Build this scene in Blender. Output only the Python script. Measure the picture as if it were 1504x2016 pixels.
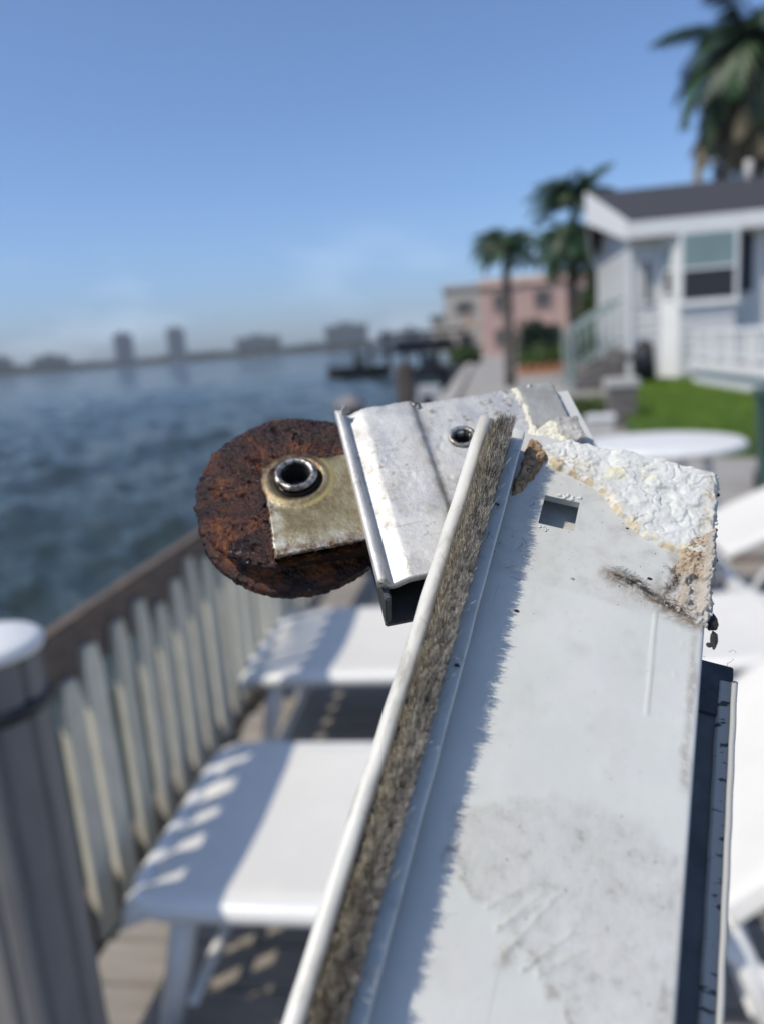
import bpy, bmesh, math, random
import numpy as np
from mathutils import Matrix, Vector
random.seed(7); RNG = np.random.default_rng(7)
R = math.radians
S = bpy.context.scene
COL = S.collection
for o in list(bpy.data.objects): bpy.data.objects.remove(o)

# ------------------------------------------------------------------ camera, sky, sun, exposure
PITCH, ROLL = R(12.2), R(4.4)
cp, sp, cr, sr = math.cos(PITCH), math.sin(PITCH), math.cos(ROLL), math.sin(ROLL)
fwd = Vector((0, cp, -sp)); up0 = Vector((0, sp, cp)); rt0 = Vector((1, 0, 0))
rt = rt0*cr - up0*sr; up = up0*cr + rt0*sr
cam = bpy.data.cameras.new('camera'); camo = bpy.data.objects.new('camera', cam); COL.objects.link(camo)
camo.matrix_world = Matrix(((rt.x, up.x, -fwd.x, 0), (rt.y, up.y, -fwd.y, 0), (rt.z, up.z, -fwd.z, 1.5), (0, 0, 0, 1)))
cam.sensor_fit = 'VERTICAL'; cam.sensor_height = 36.0; cam.sensor_width = 27.0; cam.lens = 26.98
cam.clip_start = 0.01; cam.clip_end = 20000
cam.dof.use_dof = True; cam.dof.focus_distance = 0.152; cam.dof.aperture_fstop = 10.5; cam.dof.aperture_blades = 0
S.camera = camo

SUN_HEAD, SUN_EL = R(62), R(52)          # the light travels towards azimuth 62 degrees
W = bpy.data.worlds.new('World'); S.world = W; W.use_nodes = True
wn, wl = W.node_tree.nodes, W.node_tree.links
bg = wn['Background']
sky = wn.new('ShaderNodeTexSky'); sky.sky_type = 'NISHITA'; sky.sun_disc = False
sky.sun_elevation = SUN_EL; sky.sun_rotation = SUN_HEAD + math.pi
sky.air_density = 1.0; sky.dust_density = 1.0; sky.ozone_density = 4.0; sky.altitude = 0
# a low bank of thin cloud all round the horizon
tc = wn.new('ShaderNodeTexCoord'); sx = wn.new('ShaderNodeSeparateXYZ'); wl.new(tc.outputs['Generated'], sx.inputs[0])
mp = wn.new('ShaderNodeMapping'); mp.inputs['Scale'].default_value = (5, 5, 16); wl.new(tc.outputs['Generated'], mp.inputs[0])
mp.inputs['Location'].default_value = (2.52, 4.37, 8.83)
nz = wn.new('ShaderNodeTexNoise'); nz.inputs['Scale'].default_value = 1.0; nz.inputs['Detail'].default_value = 6; wl.new(mp.outputs[0], nz.inputs['Vector'])
r1 = wn.new('ShaderNodeValToRGB'); r1.color_ramp.elements[0].position = 0.50; r1.color_ramp.elements[1].position = 0.78
wl.new(nz.outputs['Fac'], r1.inputs[0])
r2 = wn.new('ShaderNodeValToRGB')
r2.color_ramp.elements[0].position = 0.0; r2.color_ramp.elements[0].color = (1, 1, 1, 1)
r2.color_ramp.elements[1].position = 0.17; r2.color_ramp.elements[1].color = (0, 0, 0, 1)
wl.new(sx.outputs[2], r2.inputs[0])
mu = wn.new('ShaderNodeMath'); mu.operation = 'MULTIPLY'; wl.new(r1.outputs[0], mu.inputs[0]); wl.new(r2.outputs[0], mu.inputs[1])
m2 = wn.new('ShaderNodeMath'); m2.operation = 'MULTIPLY'; wl.new(mu.outputs[0], m2.inputs[0]); m2.inputs[1].default_value = 0.5
mixw = wn.new('ShaderNodeMix'); mixw.data_type = 'RGBA'; wl.new(m2.outputs[0], mixw.inputs[0])
gr_ = wn.new('ShaderNodeValToRGB'); wl.new(sx.outputs[2], gr_.inputs[0])     # thicker air low down, the same all round
for el_, (p_, c_) in zip((gr_.color_ramp.elements[0], gr_.color_ramp.elements[1], gr_.color_ramp.elements.new(.14)), ((0.0, (.54, .68, .98, 1)), (.45, (.82, .96, 1.10, 1)), (.14, (.72, .82, 1.0, 1)))):
    el_.position = p_; el_.color = c_
gm_ = wn.new('ShaderNodeMix'); gm_.data_type = 'RGBA'; gm_.blend_type = 'MULTIPLY'; gm_.inputs[0].default_value = 1.0
wl.new(sky.outputs[0], gm_.inputs[6]); wl.new(gr_.outputs[0], gm_.inputs[7])
wl.new(gm_.outputs[2], mixw.inputs[6]); mixw.inputs[7].default_value = (6.2, 7.2, 8.8, 1)
wl.new(mixw.outputs[2], bg.inputs[0]); bg.inputs[1].default_value = 0.135

sl = bpy.data.lights.new('sun', 'SUN'); sl.energy = 3.1; sl.angle = R(0.53); sl.color = (1.0, 0.925, 0.79)
so = bpy.data.objects.new('sun', sl); COL.objects.link(so)
Lsun = Vector((-math.sin(SUN_HEAD)*math.cos(SUN_EL), -math.cos(SUN_HEAD)*math.cos(SUN_EL), math.sin(SUN_EL)))
so.rotation_euler = Lsun.to_track_quat('Z', 'Y').to_euler(); so.location = Lsun*50

S.view_settings.view_transform = 'Standard'; S.view_settings.look = 'None'
S.view_settings.exposure = 0.17; S.view_settings.gamma = 1.0; S.view_settings.use_curve_mapping = False
S.render.engine = 'CYCLES'
S.cycles.use_denoising = True
S.cycles.max_bounces = 6; S.cycles.diffuse_bounces = 3; S.cycles.glossy_bounces = 3
S.cycles.transmission_bounces = 4; S.cycles.volume_bounces = 0; S.cycles.transparent_max_bounces = 4
S.cycles.caustics_reflective = False; S.cycles.caustics_refractive = False
S.cycles.sample_clamp_indirect = 6.0

# ------------------------------------------------------------------ noise
def _h(ix, iy, iz):
    n = (ix.astype(np.int64)*374761393 + iy.astype(np.int64)*668265263 + iz.astype(np.int64)*2147483647) & 0x7fffffff
    n = ((n ^ (n >> 13))*1274126177) & 0x7fffffff
    return ((n ^ (n >> 16)) & 0xffff)/65535.0
def vnoise(x, y, z=0.0):
    x = np.asarray(x, float)+513.7; y = np.asarray(y, float)+317.3; z = np.zeros_like(x)+z+101.1
    ix, iy, iz = np.floor(x), np.floor(y), np.floor(z)
    fx, fy, fz = x-ix, y-iy, z-iz
    fx, fy, fz = [f*f*f*(f*(f*6-15)+10) for f in (fx, fy, fz)]
    r = 0
    for a in (0, 1):
        for b in (0, 1):
            for c in (0, 1):
                w = (fx if a else 1-fx)*(fy if b else 1-fy)*(fz if c else 1-fz)
                r = r + w*_h(ix+a, iy+b, iz+c)
    return r
def fbm(x, y, z=0.0, o=4, gain=.5):
    s, a, t = 0, 1.0, 0.0
    for i in range(o):
        s = s + a*vnoise(x*2**i, y*2**i, z*2**i+i*7.7); t += a; a *= gain
    return s/t
def sstep(a, b, x):
    t = np.clip((x-a)/(b-a), 0, 1); return t*t*(3-2*t)
def polysd(px, py, poly):
    """signed distance, positive inside"""
    P = np.array(poly, float); d = np.full(px.shape, 1e9); ins = np.zeros(px.shape, bool)
    for i in range(len(P)):
        a, b = P[i], P[(i+1) % len(P)]
        e = b-a; t = np.clip(((px-a[0])*e[0]+(py-a[1])*e[1])/(e@e), 0, 1)
        d = np.minimum(d, np.hypot(px-a[0]-t*e[0], py-a[1]-t*e[1]))
        c = ((a[1] > py) != (b[1] > py))
        with np.errstate(divide='ignore', invalid='ignore'):
            xi = (b[0]-a[0])*(py-a[1])/(b[1]-a[1])+a[0]
        ins ^= c & (px < xi)
    return np.where(ins, d, -d)

# ------------------------------------------------------------------ object helpers
def link(o, parent=None):
    COL.objects.link(o)
    if parent is not None: o.parent = parent
    return o
def props(o, label=None, cat=None, group=None, kind=None):
    if label: o['label'] = label
    if cat: o['category'] = cat
    if group: o['group'] = group
    if kind: o['kind'] = kind
    return o
def empty(name, loc=(0, 0, 0), rz=0.0, **k):
    o = bpy.data.objects.new(name, None); o.empty_display_size = .1
    o.location = loc; o.rotation_euler = (0, 0, rz); link(o); return props(o, **k)
def mesh_np(name, V, F, mat, parent=None, smooth=False, attr=None, **k):
    me = bpy.data.meshes.new(name)
    V = np.asarray(V, np.float32); F = np.asarray(F, np.int32)
    me.vertices.add(len(V)); me.vertices.foreach_set('co', V.ravel())
    n = F.shape[1]
    me.loops.add(F.size); me.loops.foreach_set('vertex_index', F.ravel())
    me.polygons.add(len(F)); me.polygons.foreach_set('loop_start', np.arange(len(F), dtype=np.int32)*n)
    me.update(calc_edges=True)
    if smooth: me.polygons.foreach_set('use_smooth', np.ones(len(F), bool))
    if attr is not None:
        for an, arr in attr.items():
            a = me.color_attributes.new(an, 'FLOAT_COLOR', 'POINT')
            c = np.ones((len(V), 4), np.float32); c[:, :3] = arr
            a.data.foreach_set('color', c.ravel())
    me.validate(); me.materials.append(mat)
    return props(link(bpy.data.objects.new(name, me), parent), **k)
def from_bm(name, bm, mat, parent=None, smooth=False, **k):
    bmesh.ops.recalc_face_normals(bm, faces=bm.faces)
    me = bpy.data.meshes.new(name); bm.to_mesh(me); bm.free(); me.materials.append(mat)
    if smooth:
        me.polygons.foreach_set('use_smooth', np.ones(len(me.polygons), bool))
    return props(link(bpy.data.objects.new(name, me), parent), **k)
def b_box(bm, x0, x1, y0, y1, z0, z1, bev=0.0):
    r = bmesh.ops.create_cube(bm, size=1)
    vs = r['verts']
    for v in vs: v.co = Vector(((x0+x1)/2+v.co.x*(x1-x0), (y0+y1)/2+v.co.y*(y1-y0), (z0+z1)/2+v.co.z*(z1-z0)))
    if bev:
        es = list({e for v in vs for e in v.link_edges})
        bmesh.ops.bevel(bm, geom=es, offset=bev, segments=2, affect='EDGES')
def box(name, mat, parent, x0, x1, y0, y1, z0, z1, bev=0.0, **k):
    bm = bmesh.new(); b_box(bm, x0, x1, y0, y1, z0, z1, bev); return from_bm(name, bm, mat, parent, **k)
def b_tube(bm, pts, rad, seg=10, cap=True):
    pts = [Vector(p) for p in pts]; rings = []
    rads = rad if isinstance(rad, (list, tuple)) else [rad]*len(pts)
    for i, p in enumerate(pts):
        t = (pts[min(i+1, len(pts)-1)]-pts[max(i-1, 0)]).normalized()
        ref = Vector((0, 0, 1)) if abs(t.z) < .9 else Vector((1, 0, 0))
        a = t.cross(ref).normalized(); b = t.cross(a)
        rings.append([bm.verts.new(p+(a*math.cos(2*math.pi*j/seg)+b*math.sin(2*math.pi*j/seg))*rads[i]) for j in range(seg)])
    for r0, r1_ in zip(rings, rings[1:]):
        for j in range(seg): bm.faces.new((r0[j], r0[(j+1) % seg], r1_[(j+1) % seg], r1_[j]))
    if cap: bm.faces.new(rings[0]); bm.faces.new(rings[-1])
def tube(name, mat, parent, pts, rad, seg=10, **k):
    bm = bmesh.new(); b_tube(bm, pts, rad, seg); return from_bm(name, bm, mat, parent, smooth=True, **k)
def b_prism(bm, poly, z0, z1):
    """poly in xy, extruded z0..z1"""
    a = [bm.verts.new((x, y, z0)) for x, y in poly]; b = [bm.verts.new((x, y, z1)) for x, y in poly]
    n = len(poly)
    bm.faces.new(a[::-1]); bm.faces.new(b)
    for i in range(n): bm.faces.new((a[i], a[(i+1) % n], b[(i+1) % n], b[i]))
def lathe(name, mat, parent, prof, seg=32, loc=(0, 0, 0), **k):
    V = []; F = []
    for r_, z in prof:
        for j in range(seg):
            t = 2*math.pi*j/seg; V.append((loc[0]+r_*math.cos(t), loc[1]+r_*math.sin(t), loc[2]+z))
    for i in range(len(prof)-1):
        for j in range(seg):
            F.append((i*seg+j, i*seg+(j+1) % seg, (i+1)*seg+(j+1) % seg, (i+1)*seg+j))
    return mesh_np(name, V, F, mat, parent, smooth=True, **k)
def grid_faces(nu, nv):
    i, j = np.meshgrid(np.arange(nu-1), np.arange(nv-1), indexing='ij')
    a = i*nv+j
    return np.stack([a, a+nv, a+nv+1, a+1], -1).reshape(-1, 4)
def copy_tree(o, parent=None):
    c = o.copy(); COL.objects.link(c)
    if parent is not None: c.parent = parent
    for ch in [x for x in bpy.data.objects if x.parent == o]: copy_tree(ch, c)
    return c

# ------------------------------------------------------------------ materials
def new_mat(name):
    m = bpy.data.materials.new(name); m.use_nodes = True
    return m, m.node_tree.nodes, m.node_tree.links, m.node_tree.nodes['Principled BSDF']
def noise_node(N, L, scale, detail=5, rough=.55, coord='Object', stretch=None, dist=0.0):
    t = N.new('ShaderNodeTexCoord'); n = N.new('ShaderNodeTexNoise')
    n.inputs['Scale'].default_value = scale; n.inputs['Detail'].default_value = detail
    n.inputs['Roughness'].default_value = rough; n.inputs['Distortion'].default_value = dist
    src = t.outputs[coord]
    if stretch:
        mpn = N.new('ShaderNodeMapping'); mpn.inputs['Scale'].default_value = stretch
        L.new(src, mpn.inputs[0]); src = mpn.outputs[0]
    L.new(src, n.inputs['Vector']); return n.outputs['Fac']
def ramp(N, L, fac, stops):
    r_ = N.new('ShaderNodeValToRGB'); e = r_.color_ramp.elements
    while len(e) < len(stops): e.new(.5)
    for el, (p, c) in zip(e, stops):
        el.position = p; el.color = (*c, 1) if len(c) == 3 else c
    L.new(fac, r_.inputs[0]); return r_.outputs[0]
def mixc(N, L, fac, a, b, mode='MIX'):
    m = N.new('ShaderNodeMix'); m.data_type = 'RGBA'; m.blend_type = mode
    for s, v in ((0, fac), (6, a), (7, b)):
        if isinstance(v, (int, float)): m.inputs[s].default_value = v
        elif isinstance(v, tuple): m.inputs[s].default_value = (*v, 1)
        else: L.new(v, m.inputs[s])
    return m.outputs[2]
def mathn(N, L, op, a, b):
    m = N.new('ShaderNodeMath'); m.operation = op
    for i, v in enumerate((a, b)):
        if isinstance(v, (int, float)): m.inputs[i].default_value = v
        else: L.new(v, m.inputs[i])
    return m.outputs[0]
def bump(N, L, P, fac, strength=.5, dist=.001, prev=None):
    b = N.new('ShaderNodeBump'); b.inputs['Strength'].default_value = strength; b.inputs['Distance'].default_value = dist
    L.new(fac, b.inputs['Height'])
    if prev is not None: L.new(prev, b.inputs['Normal'])
    L.new(b.outputs[0], P.inputs['Normal']); return b.outputs[0]
def simple(name, c, rough=.5, metal=0.0, var=.12, scale=6.0, bmp=0.0, bscale=None, bdist=.002, rnd=0.0, stretch=None, spec=.5):
    m, N, L, P = new_mat(name)
    f = noise_node(N, L, scale, 6, .6, stretch=stretch)
    lo = tuple(x*(1-var) for x in c); hi = tuple(min(1, x*(1+var)) for x in c)
    col = ramp(N, L, f, [(.3, lo), (.7, hi)])
    if rnd:
        oi = N.new('ShaderNodeObjectInfo')
        v = ramp(N, L, oi.outputs['Random'], [(0, (1-rnd,)*3), (1, (1+rnd*.6,)*3)])
        col = mixc(N, L, 1.0, col, v, 'MULTIPLY')
    L.new(col, P.inputs['Base Color'])
    P.inputs['Roughness'].default_value = rough; P.inputs['Metallic'].default_value = metal
    P.inputs['Specular IOR Level'].default_value = spec
    if bmp: bump(N, L, P, noise_node(N, L, bscale or scale*4, 6, .6, stretch=stretch), bmp, bdist)
    return m
M = {}
M['white_plastic'] = simple('white_plastic', (.78, .775, .75), .38, var=.04, scale=9)
M['sling'] = simple('white_sling', (.72, .70, .65), .7, var=.03, scale=14, bmp=.25, bscale=300, bdist=.0006)
M['white_paint'] = simple('white_paint', (.76, .76, .74), .5, var=.05, scale=3)
M['siding'] = simple('white_siding', (.62, .615, .60), .5, var=.03, scale=2)
M['roof'] = simple('dark_shingle', (.045, .046, .054), .85, var=.2, scale=8, bmp=.4, bscale=20, bdist=.02)
M['navy'] = simple('navy_shutter', (.012, .016, .03), .5, var=.1)
M['black'] = simple('black_cover', (.012, .014, .02), .55, var=.2)
M['glass'] = simple('window_glass', (.04, .07, .075), .08, var=.1, scale=1)
M['teal_reflection'] = simple('teal_reflection_pane', (.20, .28, .28), .35, var=.1, scale=1)  # bluish reflection in the upper panes, put into the colour
M['screen'] = simple('dark_screen', (.025, .028, .034), .5, var=.1)
M['rail_wood'] = simple('weathered_rail_wood', (.135, .10, .075), .85, var=.5, scale=9, bmp=.6, bscale=40, bdist=.004, stretch=(1, 6, 6))
M['picket'] = simple('grey_picket_wood', (.62, .575, .455), .85, var=.16, scale=10, bmp=.4, bscale=60, bdist=.002, rnd=.15, stretch=(5, 5, 1))
M['deckboard'] = simple('deck_board_wood', (.30, .265, .225), .85, var=.16, scale=7, bmp=.4, bscale=40, bdist=.002, rnd=.16, stretch=(1, 6, 6))
M['post'] = simple('grey_composite', (.20, .19, .18), .6, var=.12, scale=12, stretch=(6, 6, 1))
M['band'] = simple('black_stripe', (.02, .024, .03), .55)
M['piling'] = simple('dark_piling_wood', (.045, .038, .036), .9, var=.4, scale=8, bmp=.5, bscale=30, bdist=.01)
M['concrete'] = simple('pale_concrete', (.37, .345, .315), .85, var=.14, scale=2.2, bmp=.3, bscale=25, bdist=.004)
M['greyblock'] = simple('grey_block', (.16, .145, .135), .9, var=.25, scale=5, bmp=.4, bscale=25, bdist=.01)
M['palecap'] = simple('pale_cap', (.5, .48, .46), .8, var=.12, scale=5)
M['greycap'] = simple('worn_grey_cap', (.20, .19, .19), .9, var=.15, scale=5)
M['lawn'] = simple('lawn_soil', (.05, .10, .016), .95, var=.3, scale=4)
M['land'] = simple('land', (.20, .19, .15), .95, var=.25, scale=.3)
M['pink'] = simple('pink_stucco', (.50, .345, .30), .85, var=.06, scale=1)
M['peach'] = simple('peach_trim', (.66, .47, .36), .8, var=.06, scale=1)
M['beige'] = simple('beige_stucco', (.50, .46, .40), .85, var=.08, scale=1)
M['terracotta'] = simple('terracotta', (.42, .19, .10), .85, var=.12, scale=3)
M['dkglass'] = simple('dark_window', (.10, .095, .09), .3)
M['farwall'] = simple('far_building_wall', (.22, .25, .28), .85, var=.08, scale=.05)
M['fargreen'] = simple('far_green_building_wall', (.13, .16, .155), .85, var=.15, scale=.05)
M['farglass'] = simple('far_building_glass', (.06, .08, .10), .3)
M['fartree'] = simple('far_tree', (.028, .045, .03), .95, var=.35, scale=.06)
M['shore'] = simple('far_shore_soil', (.05, .06, .045), .95, var=.3, scale=.02)
M['frond'] = simple('palm_frond', (.05, .11, .035), .5, var=.35, scale=3, rnd=.3)
M['frond_dry'] = simple('dry_palm_frond', (.27, .23, .14), .7, var=.3, scale=3, rnd=.35)
M['frond_dark'] = simple('dark_palm_frond', (.032, .065, .036), .5, var=.3, scale=3, rnd=.3)
M['trunk'] = simple('palm_trunk', (.10, .085, .075), .9, var=.3, scale=6, bmp=.5, bscale=12, bdist=.02, stretch=(1, 1, 6))
M['leaf'] = simple('shrub_leaf', (.05, .095, .018), .6, var=.4, scale=3)
M['leaf2'] = simple('hedge_leaf', (.075, .12, .016), .6, var=.35, scale=3)
M['greenpaint'] = simple('dark_green_plastic', (.03, .075, .06), .5)
M['pier'] = simple('dark_pier_wood', (.022, .026, .03), .9, var=.3)
M['stair'] = simple('grey_green_stair_rail', (.27, .34, .33), .6, var=.08)
M['boat'] = simple('white_boat', (.5, .51, .52), .4, var=.05)

# ------------------------------------------------------------------ setting: water, land, deck
def fence_x(y): return -.74+.1495*(y-1.55)
AZ = R(8.5)                                    # the fence, seawall and deck run towards azimuth 8.5 degrees
RZ = -AZ
fa = np.concatenate([np.linspace(-1.25, 1.0, 420), np.linspace(1.0, 2*math.pi-1.25, 90)[1:-1]])
rr = np.concatenate([[.01, .8, 1.4], 1.8*(2600/1.8)**np.linspace(0, 1, 330)])
RRg, TT = np.meshgrid(rr, fa, indexing='ij')
X, Y = RRg*np.sin(TT), RRg*np.cos(TT)
Z = np.zeros_like(X)
step = np.maximum(RRg*.0065, .02)
for i in range(44):
    lam = .28*(1.13**i); th = R(-70)+RNG.normal(0, .55); k_ = 2*math.pi/lam
    amp = (.030*lam**.8) if lam < 4 else .030*4**.8*(4/lam)**1.1
    fade = np.clip(lam/(4*step)-1, 0, 1)
    ph = k_*(X*math.sin(th)+Y*math.cos(th))+RNG.uniform(0, 6.28)
    Z += amp*fade*(1-np.abs(np.sin(ph*.5+.6*vnoise(X*.3/lam**.5, Y*.3/lam**.5, i))))*1.2
Z -= Z.mean()
m, N, L, P = new_mat('sea_water')
P.inputs['Base Color'].default_value = (.026, .036, .026, 1); P.inputs['Roughness'].default_value = .07; P.inputs['IOR'].default_value = 1.33
b0 = bump(N, L, P, noise_node(N, L, 1.1, 6, .6, stretch=(1, 1.5, 1)), .7, .30)
bump(N, L, P, noise_node(N, L, 5.0, 5, .6), .5, .04, b0)
n0 = len(fa)
F = grid_faces(len(rr), n0)
i_ = np.arange(len(rr)-1)*n0
F = np.concatenate([F, np.stack([i_+n0-1, i_+n0+n0-1, i_+n0, i_], -1)])[:, ::-1]
mesh_np('water', np.stack([X, Y, Z-1.15], -1).reshape(-1, 3), F, m, smooth=True, kind='structure')
mesh_np('seabed', [(-2640, -2640, -2.2), (2640, -2640, -2.2), (2640, 2640, -2.2), (-2640, 2640, -2.2)], [(0, 1, 2, 3)], M['shore'], kind='structure')

def fpt(s, w, z=0.0):
    """s metres along the seawall, w metres to its landward side"""
    o = Vector((fence_x(1.55)-.12, 1.55, 0))
    return o+Vector((math.sin(AZ), math.cos(AZ), 0))*s+Vector((math.cos(AZ), -math.sin(AZ), 0))*w+Vector((0, 0, z))
bm = bmesh.new(); b_prism(bm, [fpt(4, .0)[:2], fpt(170, .0)[:2], fpt(170, 260)[:2], fpt(-60, 260)[:2], fpt(-60, .3)[:2], fpt(4, .3)[:2]], -2.1, -.16)
from_bm('ground', bm, M['land'], kind='structure')
bm = bmesh.new(); b_prism(bm, [fpt(3.6, .25)[:2], fpt(120, .25)[:2], fpt(120, 9.5)[:2], fpt(3.6, 9.5)[:2]], -.2, -.03)
m, N, L, P = new_mat('seawall_paving')
c = ramp(N, L, noise_node(N, L, 1.2, 7, .6), [(.3, (.27, .255, .24)), (.7, (.38, .36, .335))])
L.new(c, P.inputs['Base Color']); P.inputs['Roughness'].default_value = .9
bump(N, L, P, noise_node(N, L, 20, 5), .3, .005)
from_bm('seawall_path', bm, m, kind='structure')
bm = bmesh.new(); b_prism(bm, [fpt(3.6, -.18)[:2], fpt(120, -.18)[:2], fpt(120, .24)[:2], fpt(3.6, .24)[:2]], -2.1, .08)
from_bm('seawall', bm, M['concrete'], kind='structure')
deck = empty('deck', fpt(0, 0), RZ, kind='structure')
n_b = 0
s = -1.9
while s < 3.5:                                    # boards run square to the fence
    o = box('board', M['deckboard'], deck, 0.0, 7.0, s, s+.136, -.034, 0.0, .004) if n_b == 0 else None
    if o is None:
        o = first.copy(); COL.objects.link(o); o.location = (RNG.uniform(-.03, .03), s+1.9, RNG.uniform(-.002, .002))
    else: first = o
    n_b += 1; s += .143
box('joist', M['rail_wood'], deck, .05, .14, -1.9, 3.6, -.2, -.036)
box('joist', M['rail_wood'], deck, 3.4, 3.5, -1.9, 3.6, -.2, -.036)
box('edge_beam', M['rail_wood'], deck, 0.0, 7.0, 3.507, 3.6, -.18, .02, .006)

# lawn and its blades
lp = [(3.15, 9.3), (4.4, 8.25), (14, 7.2), (15, 19.5), (6.4, 21.0)]
bm = bmesh.new(); b_prism(bm, lp, -.15, .16); from_bm('lawn', bm, M['lawn'], kind='structure')
m, N, L, P = new_mat('grass_blade')
L.new(ramp(N, L, noise_node(N, L, .9, 5, .7), [(.3, (.085, .155, .008)), (.7, (.15, .25, .014))]), P.inputs['Base Color']); P.inputs['Roughness'].default_value = .6
pts = RNG.uniform((3, 7), (11.5, 21), (52000, 2)); sd = polysd(pts[:, 0], pts[:, 1], lp); pts = pts[sd > .03]
n = len(pts); ang = RNG.uniform(0, 6.28, n); hh = RNG.uniform(.035, .085, n); wdt = .011
d = np.stack([np.cos(ang), np.sin(ang)], -1); tip = pts+RNG.normal(0, .02, (n, 2))
V = np.zeros((n, 3, 3)); V[:, 0, :2] = pts-d*wdt; V[:, 1, :2] = pts+d*wdt; V[:, 2, :2] = tip; V[:, :2, 2] = .155; V[:, 2, 2] = .16+hh
mesh_np('grass', V.reshape(-1, 3), np.arange(n*3).reshape(-1, 3), m, kind='stuff', label='short green grass of the lawn beside the white house', cat='grass')

# ------------------------------------------------------------------ fence
fence = empty('picket_fence', (fence_x(1.55), 1.55, 0), RZ, label='weathered wooden fence with brown rails and grey pickets along the water', cat='fence')
LEN0, LEN1 = -1.7, 4.6
bm = bmesh.new(); b_box(bm, -.022, .022, -.40, LEN1, .815, .952, .008)
bmesh.ops.subdivide_edges(bm, edges=[e for e in bm.edges if e.calc_length() > 1], cuts=60)
for v in bm.verts: v.co.z += float(fbm(np.array(v.co.y*7), np.array(v.co.z*20), 1.0)-.5)*.022*(1.4 if v.co.z < .9 else .5)
from_bm('top_rail', bm, M['rail_wood'], fence)
bm = bmesh.new(); b_box(bm, -.022, .022, LEN0, LEN1, .175, .325, .008)
from_bm('bottom_rail', bm, M['rail_wood'], fence)
y = -.36; first = None
while y < LEN1-.05:
    if first is None:
        bm = bmesh.new()
        b_prism(bm, [(-.034, 0), (.034, 0), (.034, .58), (.020, .64), (-.020, .64), (-.034, .58)], -.009, .009)
        for v in bm.verts: v.co = Vector((-v.co.z+.034, v.co.x, v.co.y))
        first = o = from_bm('picket', bm, M['picket'], fence)
    else:
        o = first.copy(); COL.objects.link(o)
    o.location = (0, y, .25+RNG.uniform(-.03, .02)); o.rotation_euler = (RNG.normal(0, .012), 0, RNG.normal(0, .05)); o.scale = (1, 1, RNG.uniform(.96, 1.03))
    y += .121+RNG.normal(0, .004)
for yy in (-.38, 1.6, 3.9):
    box('fence_post', M['piling'], fence, -.14, -.045, yy, yy+.09, -2.0, .9, .006)

# ------------------------------------------------------------------ near post
PX, PY, PR = -.506, .9, .066
post = empty('deck_post', (PX, PY, 0), R(8), label='dark grey fluted post with a white pointed cap and a black strap', cat='post')
V = []; prof = 96
zs = [0, .4, .8, 1.168]
for z in zs:
    for j in range(prof):
        t = 2*math.pi*j/prof; q = (t*10/(2*math.pi)) % 1
        r_ = PR*(1.0-.10*(q < .22)); V.append((r_*math.cos(t), r_*math.sin(t), z))
F = [(i*prof+j, i*prof+(j+1) % prof, (i+1)*prof+(j+1) % prof, (i+1)*prof+j) for i in range(3) for j in range(prof)]
mesh_np('shaft', V, F, M['post'], post)
lathe('stripe', M['band'], post, [(PR-.004, 1.088), (PR+.003, 1.09), (PR+.003, 1.108), (PR-.004, 1.11)], 48)  # dark ring round the shaft, just below the cap
lathe('cap', M['white_paint'], post, [(PR*.8, 1.166), (PR+.004, 1.166), (PR+.006, 1.17), (PR+.006, 1.178), (PR-.002, 1.184), (.03, 1.193), (.001, 1.197)], 48)

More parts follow.
